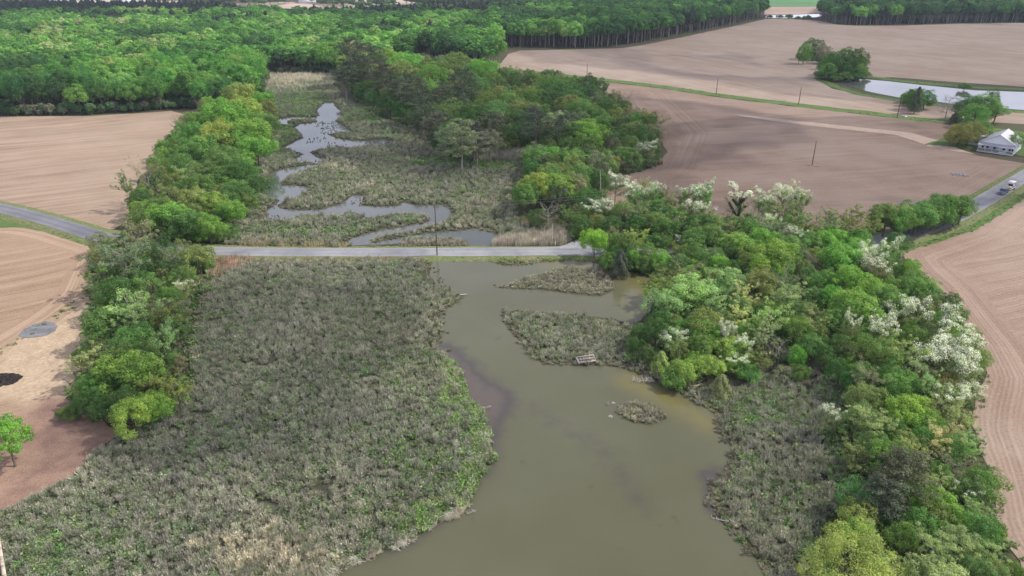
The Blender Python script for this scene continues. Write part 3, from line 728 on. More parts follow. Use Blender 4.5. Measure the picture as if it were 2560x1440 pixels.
ZONES['hedge'] = ('in the blossoming thicket north of the road', """
1540,458,32,Wg,10 1590,488,36,Wm,10 1612,455,16,Sp,11 1642,472,23,Wm,12 1480,530,31,Wm,7 1502,520,31,Wg,8 1560,530,38,Dm,8 1622,518,42,Sm,9 1680,512,36,Sg,9
1722,486,32,Wm,11 1766,476,24,Wm,12 1702,540,42,Sm,8 1762,528,30,Wg,9 1850,500,32,Vd,11 1912,498,26,Wm,11 1962,482,28,Ww,12 2008,490,24,Wm,11 1832,530,32,Lr,7 1900,530,34,Lg,9 1950,540,44,So,8
2040,556,46,Lo,8 2120,552,48,So,9 1930,552,24,Wp,8 1487,592,29,Bl,8.5 1520,645,24,Gm,5 1565,650,24,Gd,5 1612,652,24,Gm,5 1652,642,26,Gb,6 1700,652,24,Gm,5 1756,652,26,Gd,6 1800,655,28,Gb,6 1530,600,26,Gm,7 1455,560,28,Gd,7 1420,540,30,Sm,8 1345,540,28,Gd,6 1560,600,24,Bm,8 1620,622,24,Dm,7 1655,604,26,Sm,7 1540,628,22,Dd,6 1700,622,22,So,6 1585,640,20,Bb,5 1740,625,28,Dm,7 1540,580,22,Sg,8 1552,640,22,Ck,7 1592,598,32,Sy,6 1574,622,18,Dd,6 1702,604,17,Wg,4 1742,598,40,Dm,7
1782,586,36,Dm,8 1842,612,44,Ty,8 1662,655,30,Ub,3 1728,650,26,Ub,4 1600,650,24,Ug,3 1530,655,20,Um,3 1640,600,26,Dd,7 1590,560,32,Dd,7 1530,560,30,Dd,7 1690,640,30,So,4 1790,640,30,Dm,5 1640,555,36,Dm,8 1750,560,36,Dd,8 1430,545,24,Dd,6 1660,570,30,Dd,7 1860,560,30,Sm,8 2180,560,30,So,8 2080,545,30,Sg,8 1990,560,36,Sm,8 1650,535,34,Dd,8 1710,560,34,Sm,8 1780,560,36,Dm,8 1820,570,32,So,8 1880,575,36,Dm,8 1930,580,32,Sg,8 2010,575,34,So,7 2080,575,34,Sm,8 2140,575,34,So,8 1595,530,32,Sg,9 1660,490,26,Sg,10 1870,545,28,Sw,9 1735,520,26,Wg,9 1985,520,26,Sg,10
""")
ZONES['row'] = ('in the roadside row at the corner of the eastern field', """
2216,540,44,Bm,10 2258,542,42,Dm,10 2298,536,42,Bm,10 2336,526,43,Dm,10 2374,516,42,Bm,10 2408,512,32,Dm,9 2280,552,34,Dm,7 2350,540,32,Bm,7 2236,556,34,Dm,7 2240,560,24,Um,4 2285,558,24,Ud,4 2320,552,24,Um,4 2360,545,22,Ud,4 2242,542,30,Bm,9 2320,532,30,Bm,9 2395,512,26,Bm,9
""")
ZONES['wood'] = ('in the wood between the open creek and the eastern field', """
1740,672,27,Ub,4 1902,596,36,Bb 1932,638,52,Bb 1972,618,42,Bm 1922,668,38,Bl 2012,600,36,Bm 1992,588,26,Wg,9 2062,600,32,Bb 2032,648,36,Lr 2102,640,46,Bb 2092,592,28,Bb
2142,618,31,Bb 2172,636,30,Ww,9 2222,620,27,Ww,10 2200,676,36,Wg,9 2122,698,46,Bb 2182,728,46,Bb 2082,738,33,Bb 2142,768,54,Bb 2222,752,48,Bm 2290,720,38,Bm 2282,740,22,Wm 2242,790,38,Ww
2292,788,46,Ww,9 2352,818,52,Ww,9 2402,860,48,Ww,9 2370,900,56,Ww,9 2420,925,38,Ww,8 2208,816,34,Ww,9 2132,806,20,Ww,9 1722,682,42,Lo 1662,690,36,So 1790,690,36,Sp 1832,700,36,Bp
1622,720,30,Sy 1732,738,60,Bp,9 1664,752,40,Bp 1792,742,46,Sp 1852,740,40,Sc 1902,700,40,Bo 1962,700,40,Lg 1982,740,46,Sp 1762,800,46,Do 1702,818,40,Sm 1642,820,36,Dd 1682,850,32,Wp 1602,832,30,Dd,5
1842,790,36,Sc 1932,790,54,Sp 1902,830,46,Sp 1860,856,22,Ww,6 1816,820,20,Ww,7 1822,870,40,By,5 2002,820,40,Dm 2042,800,38,Lc 2032,860,36,Dm 1952,862,40,Xg,7 1702,930,36,Uy,4 1772,918,40,Dy,5 1832,908,32,Wy,4
1682,950,30,Um,3 1802,972,26,Ct,3 1652,900,24,Cy,4 1872,930,32,Um,3 1992,880,22,Ub,5 1962,932,26,Ug,2 2102,860,36,Dd 2132,880,34,Ls 2202,880,50,Bm 2262,880,50,Sp 2302,930,44,Sp 2334,958,34,Sp,8
2172,950,50,Sg 2162,990,46,Do 2252,960,44,Bm 2272,1030,52,Bl,7 2372,1000,46,Wp,7 2082,1038,30,Wg,6 2182,1060,50,Sp,7 2402,1050,40,Sp 2352,1090,44,Sc,7 2422,1100,36,Sp,6 2142,1140,50,So,6 2232,1130,42,Bm,7
2282,1140,42,Sp,7 2392,1170,44,Lg,6 2254,1200,64,Pk,9 2342,1200,40,Sp,7 2422,1232,38,Wm,5 2202,1250,50,Pk,7 2352,1270,54,Bb,6 2442,1290,42,Sp,5 2302,1300,44,Dm,6 2132,1392,112,Oz,12 2332,1372,54,Sp,7 2402,1350,44,Bp,6
2482,1372,42,Sp,5 2452,1432,50,Bm,6 2352,1440,54,Bp,6 2538,1432,28,Um,3 2060,700,36,Dm 2000,780,36,Bm 2090,800,40,Dm 1750,860,36,Dm,6 1790,830,34,Dm,6 1970,660,32,Lr 1880,650,34,So 2340,870,40,Bm 2290,840,36,Dm 2180,830,34,Dm
2420,980,34,Wg,6 2310,1090,36,Dm,6 2240,1060,34,Dm,6 2380,1110,34,Dm,6 2440,1180,30,Sm,5 2480,1320,30,Um,4 2260,1330,40,Dm,6 2000,930,26,Um,3 2060,880,30,Dd,6 1900,900,32,So,5 1740,900,30,Db,4 1860,620,30,Bb 2150,590,26,Bm
1590,860,26,Dd,4 1620,880,24,Dd,4 2230,940,36,Dd,7 2100,920,34,Dd,6 2350,1180,36,Dm,6
""")
ZONES['pond'] = ('beside the pale pond', """
2036,116,28,Gd,16 2014,120,17,Gm,15 2062,128,20,Gr,13 2082,150,30,Gd,17 2116,142,32,Gd,18 2146,138,24,Gd,18 2134,164,28,Gd,13 2098,170,28,Gd,12 2070,172,22,Gm,11 2150,172,18,Gm,10 2060,165,16,Dd,9 2150,176,18,Dd,8
2292,240,26,Gd,11 2316,241,24,Gd,10 2276,243,16,Ck,7 2298,228,14,Ck,13 2266,244,14,Um,5 2412,216,16,Um,4 2000,140,12,Dd,8 2055,186,18,Ud,5 2080,190,18,Ud,5 2108,192,20,Um,5 2138,190,20,Ud,5 2160,186,14,Um,4 2030,142,16,Ud,5 2050,150,15,Ud,5 2100,160,30,Dd,12 2140,160,26,Dd,11 2070,150,18,Dd,10 2070,170,20,Dd,8
""")
ZONES['house'] = ('near the white house', """
2372,262,36,Xr,12 2400,262,30,Xr,11 2424,262,34,Gd,12 2462,266,40,Gm,13 2440,285,34,Gm,11 2480,244,24,Gd,14 2392,290,16,Ck,6 2425,328,36,Go,10 2400,334,32,Go,9 2452,322,30,Gm,9 2380,348,22,So,6 2548,352,28,Dm,8
2490,280,28,Dm,9
""")
ZONES['lone'] = ('at the edge of the wood-chip clearing', """4,1075,50,Bb,9""")
FEATURE = []
ORD = ['first', 'second', 'third', 'fourth', 'fifth', 'sixth', 'seventh', 'eighth', 'ninth', 'tenth', 'eleventh', 'twelfth', 'thirteenth', 'fourteenth', 'fifteenth',
       'sixteenth', 'seventeenth', 'eighteenth', 'nineteenth', 'twentieth', 'twenty-first', 'twenty-second', 'twenty-third', 'twenty-fourth']
GROUPN = {'strip': 'trees of the strip beside the upper marsh', 'clump': 'trees of the clump below the road', 'grove': 'trees of the mixed grove',
          'hedge': 'trees of the blossoming thicket', 'row': 'row of roadside trees', 'wood': 'trees of the creekside wood', 'pond': 'trees beside the pond',
          'house': 'trees around the white house', 'lone': None}
SHORT = {'strip': 'strip beside the upper marsh', 'clump': 'clump below the road', 'grove': 'mixed grove', 'hedge': 'thicket north of the road',
         'row': 'roadside row', 'wood': 'creekside wood', 'pond': 'trees by the pond', 'house': 'trees by the white house', 'lone': 'clearing'}
road_np = np.array(road)
for zn, (phrase, tab) in ZONES.items():
    recs = []
    for tok in tab.split():
        f = tok.split(','); x, y, r = float(f[0]), float(f[1]), float(f[2]); k, c = f[3][0], f[3][1]
        if k == 'T': k = 'D'
        if c == 's': c = 'o'
        H = float(f[4]) if len(f) > 4 else 0
        R = 4.0
        for _ in range(6):
            hh = H or (2.0 * R + 1.2 if k not in 'U' else 1.25 * R)
            zc = hh - min(R * .75, hh * .45)
            g = G(x, y, zc); depth = g.y * _cp - (zc - CAM_H) * _sp
            R = r * depth / FPX
        R *= 1.12
        hh = hh * (1.0 if k != 'U' or H else 1)
        recs.append(dict(x=g.x, y=g.y, R=R, H=hh, k=k, c=c, px=x, py=y))
    keys = {}
    for q in recs: keys.setdefault((COLS[q['c']][1], KW[q['k']]), []).append(q)
    for (cw, kw), qs in keys.items():
        if kw == 'blossoming tree': cw = {'grey-green': 'grey-white', 'mid green': 'green and white', 'cream-green': 'creamy white', 'pale green': 'pale'}.get(cw, cw)
        big = sorted(qs, key=lambda q: float(np.min(np.hypot(road_np[:, 0] - q['x'], road_np[:, 1] - q['y']))))
        for i, q in enumerate(big):
            if len(qs) == 1: lab = '%s %s %s' % (cw, kw, phrase)
            elif len(qs) <= 24: lab = '%s %s in the %s, %s from the road' % (cw, kw, SHORT[zn], ORD[i])
            else: lab = '%s %s %s' % (cw, kw, phrase)
            if zn in ('pond', 'house') : lab = lab.replace('in the trees', 'among the trees')
            q['label'] = lab.replace('tree with pale limbs in the', 'pale-limbed tree in the') if len(lab.split()) > 16 else lab
    for q in recs:
        lean = None
        o = plant(q['k'], q['x'], q['y'], q['R'], q['H'], COLS[q['c']][0], lean=lean)
        tag(o, q['label'], 'bush' if q['k'] == 'U' else 'tree', GROUPN[zn])
        FEATURE.append((q['x'], q['y'], q['R'], q['H']))
# smaller trees standing between the ones picked out above
def near_feat(x, y, d):
    f_ = np.array([(a[0], a[1]) for a in FEATURE]); return np.min(np.hypot(f_[:, 0] - x, f_[:, 1] - y)) < d
FILL = [('grove', "870 205 960 165 1260 205 1480 240 1630 345 1640 400 1560 425 1440 560 1320 500 1345 400 1330 372 1080 368 1060 320 900 262", 6.2, 'DDPSF', 'dmkog', (8, 13)),
        ('strip', "520 275 650 262 680 330 640 400 650 455 600 520 585 590 420 600 350 560 400 400 470 330", 5.6, 'DSD', 'dmob', (6, 9)),
        ('clump', "250 640 320 590 470 640 520 680 470 760 460 900 460 1010 330 1075 220 1040 200 990 250 820", 4.2, 'DSUD', 'dmog', (4.5, 7)),
        ('hedge', "1450 580 1500 520 1640 560 1850 590 2150 590 2150 605 2000 618 1760 622 1700 618 1500 612", 5.0, 'SDU', 'dmog', (4, 7)),
        ('wood', "1640 690 1780 660 1960 640 2200 622 2250 650 2330 730 2430 890 2440 950 2400 1040 2435 1180 2480 1330 2540 1480 2010 1540 2060 1420 2110 1300 2110 1180 2100 1080 2110 960 2020 880 1900 860 1800 950 1650 900 1640 800", 4.4, 'DSDB', 'dmoqb', (4.5, 7))]
FN = {'grove': 'smaller tree filling the gaps of the mixed grove', 'strip': 'smaller tree filling the strip beside the upper marsh', 'clump': 'smaller tree or bush filling the clump below the road',
      'hedge': 'low tree filling the thicket north of the road', 'wood': 'smaller tree filling the gaps of the creekside wood'}
UNDER = []
for zn, s_, sp_, kk, cc, (h0, h1) in FILL:
    rg = ring(s_); A = np.asarray(rg); rsf = np.random.RandomState(len(s_)); x0, y0 = A.min(0); x1, y1 = A.max(0)
    gx, gy = np.meshgrid(np.arange(x0, x1, sp_), np.arange(y0, y1, sp_)); Q = np.stack([gx.ravel(), gy.ravel()], 1) + rsf.uniform(-.4, .4, (gx.size, 2)) * sp_
    Q = Q[inside(Q, rg)]; Q = Q[~in_water(Q, -1.0)]
    for x, y in Q:
        if near_feat(x, y, sp_ * .52) or np.min(np.hypot(road_np[:, 0] - x, road_np[:, 1] - y)) < 6.5: continue
        c = cc[rsf.randint(len(cc))]; H = rsf.uniform(h0, h1); R = H * rsf.uniform(.34, .46)
        UNDER.append((x, y, R, H, tuple(v * rsf.uniform(.8, 1.1) for v in COLS[c][0])))
# the leaning tree at the edge of the tan field
g = G(372, 528); o = plant('S', g.x, g.y, 4.2, 13.5, COLS['m'][0], rz=0, lean=(0, -.60)); tag(o, 'leaning thin tree reaching out over the tan field', 'tree')
for ch in o.children:
    if ch.name.startswith('crown'): ch.scale = (ch.scale[0] * .8, ch.scale[1] * .8, ch.scale[2])
# stumps of dead trunks standing in the thicket
for (x, y, h, lab) in ((1493, 500, 6.5, 'bare grey snag standing above the dark thicket trees'), (1910, 430, 0, '')):
    if h:
        g = G(x, y + 12); rs = np.random.RandomState(3); a = Acc()
        V, F = tube(limb_path((0, 0, 0), (.3, 0, h + 5), rs, .03, 5), np.linspace(.2, .07, 6), 6); a.add(V, F)
        o = ob('dead_snag', a.mesh('dead_snag', [M['deadwood']]), None, (g.x, g.y, -.1)); tag(o, lab, 'snag')

# ------------------------------------------------------------------ the woods
def sample(rg, spacing, seed, jitter=.42):
    A = np.asarray(rg); x0, y0 = A.min(0); x1, y1 = A.max(0); rs = np.random.RandomState(seed)
    gx, gy = np.meshgrid(np.arange(x0, x1, spacing), np.arange(y0, y1, spacing * .87))
    gx = gx + (np.arange(gx.shape[0]) % 2)[:, None] * spacing * .5
    Q = np.stack([gx.ravel(), gy.ravel()], 1) + rs.uniform(-jitter, jitter, (gx.size, 2)) * spacing
    return Q[inside(Q, rg)]
wood_main = ring("-1500 330 -900 316 -300 296 0 288 215 286 330 279 430 272 480 268 520 275 580 262 640 240 655 186 760 184 842 186 862 200 900 195 960 160 1060 150 1180 165 1262 172 1240 128 1236 116 1420 120 1560 116 1700 90 1780 74 1850 59 1918 43 1900 24 1700 22 1500 28 1400 34 1300 38 1100 44 1000 50 900 55 800 56 640 54 560 47 480 40 300 36 200 36 0 38 -200 38 -1500 42")
wood_east = ring("2046 50 2060 54 2090 59 2140 62 2250 62 2400 57 2560 56 3300 56 3600 20 3000 8 2560 12 2300 12 2100 14 2060 26")
P1 = sample(wood_main, 8.8, 1); P2 = sample(wood_east, 8.8, 2)
PW = np.vstack([P1, P2])
pxl = PXa(PW)
vis = (pxl[:, 0] > -260) & (pxl[:, 0] < 2820)
PW = PW[vis]; pxl = pxl[vis]
near = np.hypot(PW[:, 0], PW[:, 1])
ft = np.array(FEATURE)
keep = np.ones(len(PW), bool)
for i in np.where(near < 520)[0]:
    if np.min(np.hypot(ft[:, 0] - PW[i, 0], ft[:, 1] - PW[i, 1])) < 4.5: keep[i] = False
PW = PW[keep]; pxl = pxl[keep]; near = near[keep]
def pn(x, y, s, k): return mnoise.noise(Vector((x * s, y * s, k)))
def wood_color(x, y, px, py, r):
    n = pn(x, y, .012, 3.1) + .5 * pn(x, y, .05, 7.7) + r.uniform(-.28, .28)
    conif = pn(x, y * 1.6, .006, 21.0) + .25 * pn(x, y, .03, 22.0)
    far = smooth(np.array([y]), 500, 1000)[0]
    if py < 60 and px < 440: conif += .75
    if py < 64 and 440 <= px < 1400: conif += .3
    if 55 < py < 75 and 150 < px < 520: conif += .35
    if conif > .34 and py < 110: return (0.050, 0.072, 0.058), True
    if px > 1250: n -= .28
    if px > 1000: n -= .12
    if px < 680 and py > 100: n += .06
    if n < -.30: c = (0.036, 0.084, 0.026)
    elif n < -.06: c = (0.050, 0.118, 0.028)
    elif n < .16: c = (0.072, 0.160, 0.028)
    elif n < .38: c = (0.105, 0.205, 0.034)
    elif n < .60: c = (0.150, 0.230, 0.060)
    else: c = (0.21, 0.235, 0.12)
    return tuple(v * k for v, k in zip(c, (1.95, 1.90, 1.75))), False
r2 = random.Random(11)
order = np.argsort(near)
# those at the front edge facing the fields and the marsh show largest: individuals
N_IND = 262
ind = set(order[:N_IND].tolist())
WORD = {0: 'dark green', 1: 'mid green', 2: 'fresh green', 3: 'light green', 4: 'pale green', 5: 'cream-green'}
far_pts = []
for i in range(len(PW)):
    x, y = PW[i]; px, py = pxl[i]
    c, con = wood_color(x, y, px, py, r2)
    R = r2.uniform(4.8, 8.4) * (0.72 if con else 1); H = r2.uniform(14.5, 21.5) + 2.5 * pn(x, y, .02, 61.0) + (2 if con else 0)
    if px > 1230 and near[i] > 500: H += 4
    if i in ind:
        if con: o = plant('P', x, y, R * .85, H, (0.085, 0.112, 0.068))
        else: o = plant('F', x, y, R, H, c)
        w = 'pine' if con else 'tree'
        lum = c[1] / 1.95; word = 'dark green' if lum < .1 else 'mid green' if lum < .14 else 'fresh green' if lum < .18 else 'light green' if lum < .22 else 'pale green'
        lab = ('grey-green pine' if con else word + ' leafy tree') + ' in the dense wood beyond the tan field and upper marsh'
        tag(o, lab, 'tree', 'trees at the front of the dense wood')
    else:
        far_pts.append((x, y, R, H, c, con))

def scatter(name, pts, scl, rot, tint, idx, protos, label, z=None, group=None):
    """one 'stuff' object: a vertex per plant, instanced by geometry nodes"""
    cl = bpy.data.collections.new(name + '_sources')
    for i, me in enumerate(protos):
        s = bpy.data.objects.new('%s_source_%02d' % (name, i), me); cl.objects.link(s)
    n = len(pts); me = bpy.data.meshes.new(name); me.vertices.add(n)
    co = np.column_stack([np.asarray(pts, float)[:, :2], np.zeros(n) if z is None else z]).astype(np.float32)
    me.vertices.foreach_set('co', co.ravel())
    a = me.attributes.new('scl', 'FLOAT_VECTOR', 'POINT'); a.data.foreach_set('vector', np.asarray(scl, np.float32).ravel())
    a = me.attributes.new('rot', 'FLOAT_VECTOR', 'POINT'); a.data.foreach_set('vector', np.asarray(rot, np.float32).ravel())
    a = me.attributes.new('tint', 'FLOAT_COLOR', 'POINT')
    a.data.foreach_set('color', np.column_stack([np.asarray(tint), np.ones(n)]).astype(np.float32).ravel())
    a = me.attributes.new('idx', 'INT', 'POINT'); a.data.foreach_set('value', np.asarray(idx, np.int32))
    o = ob(name, me); tag(o, label, None, group, 'stuff')
    ng = bpy.data.node_groups.new(name + '_nodes', 'GeometryNodeTree')
    ng.interface.new_socket('Geometry', in_out='INPUT', socket_type='NodeSocketGeometry')
    ng.interface.new_socket('Geometry', in_out='OUTPUT', socket_type='NodeSocketGeometry')
    gi = ng.nodes.new('NodeGroupInput'); go = ng.nodes.new('NodeGroupOutput')
    ip = ng.nodes.new('GeometryNodeInstanceOnPoints'); ci = ng.nodes.new('GeometryNodeCollectionInfo')
    ci.inputs['Collection'].default_value = cl; ci.inputs['Separate Children'].default_value = True; ci.inputs['Reset Children'].default_value = True
    def na(nm, ty):
        q = ng.nodes.new('GeometryNodeInputNamedAttribute'); q.data_type = ty; q.inputs['Name'].default_value = nm
        return [s for s in q.outputs if s.enabled and s.name == 'Attribute'][0]
    ng.links.new(gi.outputs[0], ip.inputs['Points']); ng.links.new(ci.outputs[0], ip.inputs['Instance'])
    ip.inputs['Pick Instance'].default_value = True
    ng.links.new(na('idx', 'INT'), ip.inputs['Instance Index'])
    ng.links.new(na('scl', 'FLOAT_VECTOR'), ip.inputs['Scale'])
    e2r = ng.nodes.new('FunctionNodeEulerToRotation'); ng.links.new(na('rot', 'FLOAT_VECTOR'), e2r.inputs[0])
    ng.links.new(e2r.outputs[0], ip.inputs['Rotation'])
    ng.links.new(ip.outputs[0], go.inputs[0])
    md = o.modifiers.new('scatter', 'NODES'); md.node_group = ng
    return o

def far_tree(seed, H, R, nl, per, leaf, deep, zlow, conif=False):
    rs = np.random.RandomState(seed); a = Acc()
    Rz = R * deep; C = np.array([0, 0, H - Rz])
    for i in range(nl):
        z = zlow + (1 - zlow) * (i + .5) / nl; an = i * 2.4 + rs.uniform(-.4, .4); q = math.sqrt(max(0, 1 - z * z))
        d = np.array([q * math.cos(an), q * math.sin(an), z])
        if conif: d[:2] *= (.45 + .55 * (1 - max(0, z)))
        c = C + d * np.array([R, R, Rz]) * rs.uniform(.5, .85); r = R * rs.uniform(.22, .36)
        e = unit(rs.normal(size=(per, 3)) + d * .5 + np.array([0, 0, .4]))
        P = c + e * r * rs.uniform(.7, 1.05, (per, 1)) * np.array([1, 1, .8])
        V, F = cards(P, e + rs.normal(size=(per, 3)) * .35, leaf, rs)
        a.add(V, F, 0, np.clip(rs.normal(size=per) * .3 + rs.uniform(-.3, .3), -1, 1))
    V, F = tube([(0, 0, -.3), (.2, 0, H * .4), (0, 0, H * .75)], [.24, .2, .1], 5); a.add(V, F, 1)
    return a.mesh('far_tree', [M['leaf_far'], M['bark_pale']])
FT = [far_tree(101, 18, 5, 30, 60, .48, 1.2, -.75), far_tree(102, 17, 5, 26, 66, .48, 1.0, -.7), far_tree(103, 19, 5, 36, 50, .45, 1.35, -.8), far_tree(104, 17, 5, 44, 44, .42, 1.1, -.7),
      far_tree(105, 18, 4.4, 34, 54, .42, 1.6, -.75, True), far_tree(106, 17, 4.4, 30, 54, .42, 1.5, -.7, True)]
fp = np.array([(a[0], a[1]) for a in far_pts]); n = len(fp)
scatter('distant_woodland', fp, [(a[2] / 5, a[2] / 5, a[3] / 18) for a in far_pts], [(0, 0, r2.uniform(0, 6.28)) for _ in range(n)],
        [(lambda k: tuple(v * k for v in a[4]))(r2.uniform(.72, 1.22)) for a in far_pts], [r2.choice((4, 5)) if a[5] else r2.randrange(4) for a in far_pts], FT,
        'far-off mass of the mixed woods, tree crowns too many to count')
UT = [far_tree(111, 9, 4, 26, 190, .17, .85, -.85), far_tree(112, 9, 4, 34, 150, .16, .95, -.9), far_tree(113, 9, 4, 22, 150, .15, 1.0, -.8)]
scatter('understory_trees', [(a[0], a[1]) for a in UNDER], [(a[2] / 4, a[2] / 4, a[3] / 9) for a in UNDER], [(0, 0, r2.uniform(0, 6.28)) for _ in UNDER], [a[4] for a in UNDER], [r2.randrange(3) for _ in UNDER], UT,
        'lower trees filling the gaps beneath the taller crowns of the woods')
eg = []
wm = subdiv(wood_main, 2.2, 1.5, 5)
for x, y in wm:
    px, py = PX(x, y)
    if py < 100 or px < -260 or (px > 1230 and py > 0): continue
    for _ in range(2): eg.append((x + r2.uniform(-3, 3), y + r2.uniform(-1, 5), r2.uniform(.32, .6), r2.choice(((0.10, 0.19, 0.06), (0.075, 0.14, 0.05), (0.15, 0.24, 0.09), (0.24, 0.24, 0.16)))))
scatter('woodland_edge', [(a[0], a[1]) for a in eg], [(a[2], a[2], a[2] * .75) for a in eg], [(0, 0, r2.uniform(0, 6.28)) for _ in eg], [a[3] for a in eg], [r2.randrange(4) for _ in eg], FT,
        'leafy undergrowth along the foot of the dense wood', z=[-1.6] * len(eg))
# hedgerows and copses among the farthest fields
hp = []
for s, cnt in (("420 6 560 2 600 12 480 16", 130), ("560 10 660 4 740 8 640 20", 60), ("700 3 860 1 900 8 780 10", 90), ("790 4 870 2 880 18 800 20", 60), ("1000 8 1400 2 1420 14 1040 18", 330),
               ("1080 -6 1400 -8 1560 -4 1400 3 1100 3", 260), ("870 20 960 16 1000 17 900 26", 40), ("1900 28 1960 26 1990 34 1915 36", 0), ("300 -6 500 -8 480 -3 320 0", 80),
               ("-300 -2 100 -6 130 -3 -300 2", 120), ("600 -6 900 -9 880 -3 620 0", 120), ("1500 -12 2600 -20 2600 -16 1500 -9", 160)):
    rg = ring(s); A = np.asarray(rg); k = 0
    while k < cnt:
        x = r2.uniform(*A[:, 0][[A[:, 0].argmin(), A[:, 0].argmax()]]); y = r2.uniform(A[:, 1].min(), A[:, 1].max())
        if inside(np.array([(x, y)]), rg)[0]: hp.append((x, y)); k += 1
hp = np.array(hp); n = len(hp)
scatter('distant_copses', hp, [(r2.uniform(.9, 1.4),) * 2 + (r2.uniform(.5, .85),) for _ in range(n)], [(0, 0, r2.uniform(0, 6.28)) for _ in range(n)],
        [r2.choice(((0.11, 0.18, 0.08), (0.08, 0.14, 0.07), (0.16, 0.23, 0.11))) for _ in range(n)], [r2.randrange(4) for _ in range(n)], FT,
        'hazy copses and hedgerows among the farthest fields')
hb = ring("1924 46 1960 48 2030 50"); hb = subdiv(hb, 5, 2.5, 3, closed=False)
for i, (x, y) in enumerate(hb[::2]):
    o = plant('U', x, y, r2.uniform(3, 5), r2.uniform(3, 6), COLS['d'][0]); tag(o, 'dark bush in the hedge before the far strip of water', 'bush', 'bushes before the far water')

# ------------------------------------------------------------------ marsh growth
def tuft(seed, n, h, spread, w, droop=.3, base=.15, curl=.25, leaf=0):
    rs = np.random.RandomState(seed); V = []; F = []; v = []
    for i in range(n):
        a = rs.uniform(0, 6.283); r0 = base * math.sqrt(rs.uniform()); L_ = h * rs.uniform(.45, 1.1)
        p0 = np.array([math.cos(a) * r0, math.sin(a) * r0, -.05]); a2 = a + rs.uniform(-.9, .9)
        out = spread * rs.uniform(.1, 1.0)
        p1 = p0 + np.array([math.cos(a2) * out * .4, math.sin(a2) * out * .4, L_ * .6])
        p2 = p0 + np.array([math.cos(a2) * out, math.sin(a2) * out, L_ * (1 - droop * rs.uniform())])
        s = np.array([-math.sin(a2 + rs.uniform(-1, 1)), math.cos(a2 + rs.uniform(-1, 1)), 0]) * w * rs.uniform(.6, 1.3)
        b = len(V); V += [p0 - s * .5, p0 + s * .5, p1 + s * .5, p1 - s * .5, p2 + s * .15, p2 - s * .15]
        F += [(b, b + 1, b + 2, b + 3), (b + 3, b + 2, b + 4, b + 5)]; c = rs.uniform(-1, 1); v += [c - .15, min(1, c + .2)]
        for k in range(leaf):
            q = p0 + (p2 - p0) * rs.uniform(.35, 1) + rs.normal(size=3) * .05; e = rs.normal(size=3) * w * 1.6; f = rs.normal(size=3) * w * 1.1
            b = len(V); V += [q - e, q - f, q + e, q + f]; F.append((b, b + 1, b + 2, b + 3)); v.append(rs.uniform(-.6, 1))
    return mk('tuft', V, np.array(F), [M['blade']], fattr={'v': v})
TWIG = [tuft(201 + i, 64, 1.3, .50, .036, .22, .26, leaf=1) for i in range(5)]
GREEN = [tuft(211 + i, 60, .75, .5, .06, .3, .35, leaf=1) for i in range(3)]
REED = [tuft(221 + i, 34, 2.3, .35, .040, .1, .45) for i in range(3)]
TUSS = [tuft(231 + i, 80, .5, .42, .045, .6, .18) for i in range(3)]
GRASS = [tuft(241 + i, 36, .38, .3, .05, .35, .3) for i in range(3)]

def fill(rg, spacing, seed, hole_grow=0.0, jitter=.45):
    P = sample(rg, spacing, seed, jitter); P = P[~in_water(P, hole_grow)]
    d = np.min(np.stack([np.hypot(P[:, 0] - q[0], P[:, 1] - q[1]) for q in road[::2]], 0), 0) if len(P) < 200000 else None
    return P[d > 5.7]
m_low = ring("560 650 700 646 900 644 1083 650 1076 668 1072 690 1090 717 1163 742 1130 765 1092 802 1110 830 1092 862 1112 893 1148 925 1160 960 1168 1002 1200 1022 1215 1060 1230 1092 1226 1120 1240 1150 1200 1190 1166 1265 1092 1300 1040 1345 930 1387 830 1437 780 1540 -260 1540 -60 1330 0 1282 60 1258 180 1196 240 1128 292 1096 370 1068 440 1010 490 950 470 860 500 780 500 700")
m_pen = ring("1258 780 1290 777 1400 784 1480 792 1540 798 1600 812 1640 860 1700 960 1650 962 1600 937 1560 920 1520 914 1360 912 1330 893 1275 825 1256 800")
m_right = ring("1700 987 1750 1012 1790 1037 1806 1085 1830 1120 1822 1160 1768 1235 1775 1265 1835 1335 1890 1400 1975 1540 2080 1540 2060 1420 2060 1300 2130 1250 2110 1150 2060 1080 2090 1040 2130 1000 2060 900 1960 930 1880 960 1800 980 1720 970")
m_up = ring("560 625 900 622 1250 618 1440 612 1400 580 1300 560 1290 500 1320 420 1330 390 1200 388 1080 372 1060 330 960 300 900 268 850 244 835 190 760 186 655 188 660 240 690 280 680 330 650 380 640 440 660 470 600 530 570 570")
m_bank = ring("1120 640 1300 640 1400 640 1480 648 1530 668 1580 680 1625 694 1700 740 1760 760 1720 670 1600 645 1560 640 1440 650 1350 652 1310 660 1275 664 1232 654 1200 644")
shoreL = ring("1148 925 1160 960 1168 1002 1200 1022 1215 1060 1230 1092 1226 1120 1240 1150 1228 1172 1200 1190 1180 1217 1166 1265 1140 1290 1092 1300 1040 1345 930 1387 830 1437")
def patches(P, lst):
    """max of soft disc patches given as (px, py, radius px, strength)"""
    q = PXa(P); out = np.zeros(len(P))
    for x, y, rx, ry, s in lst:
        d = np.hypot((q[:, 0] - x) / rx, (q[:, 1] - y) / ry); out = np.maximum(out, s * (1 - smooth(d, .1, 1.45)))
    return out
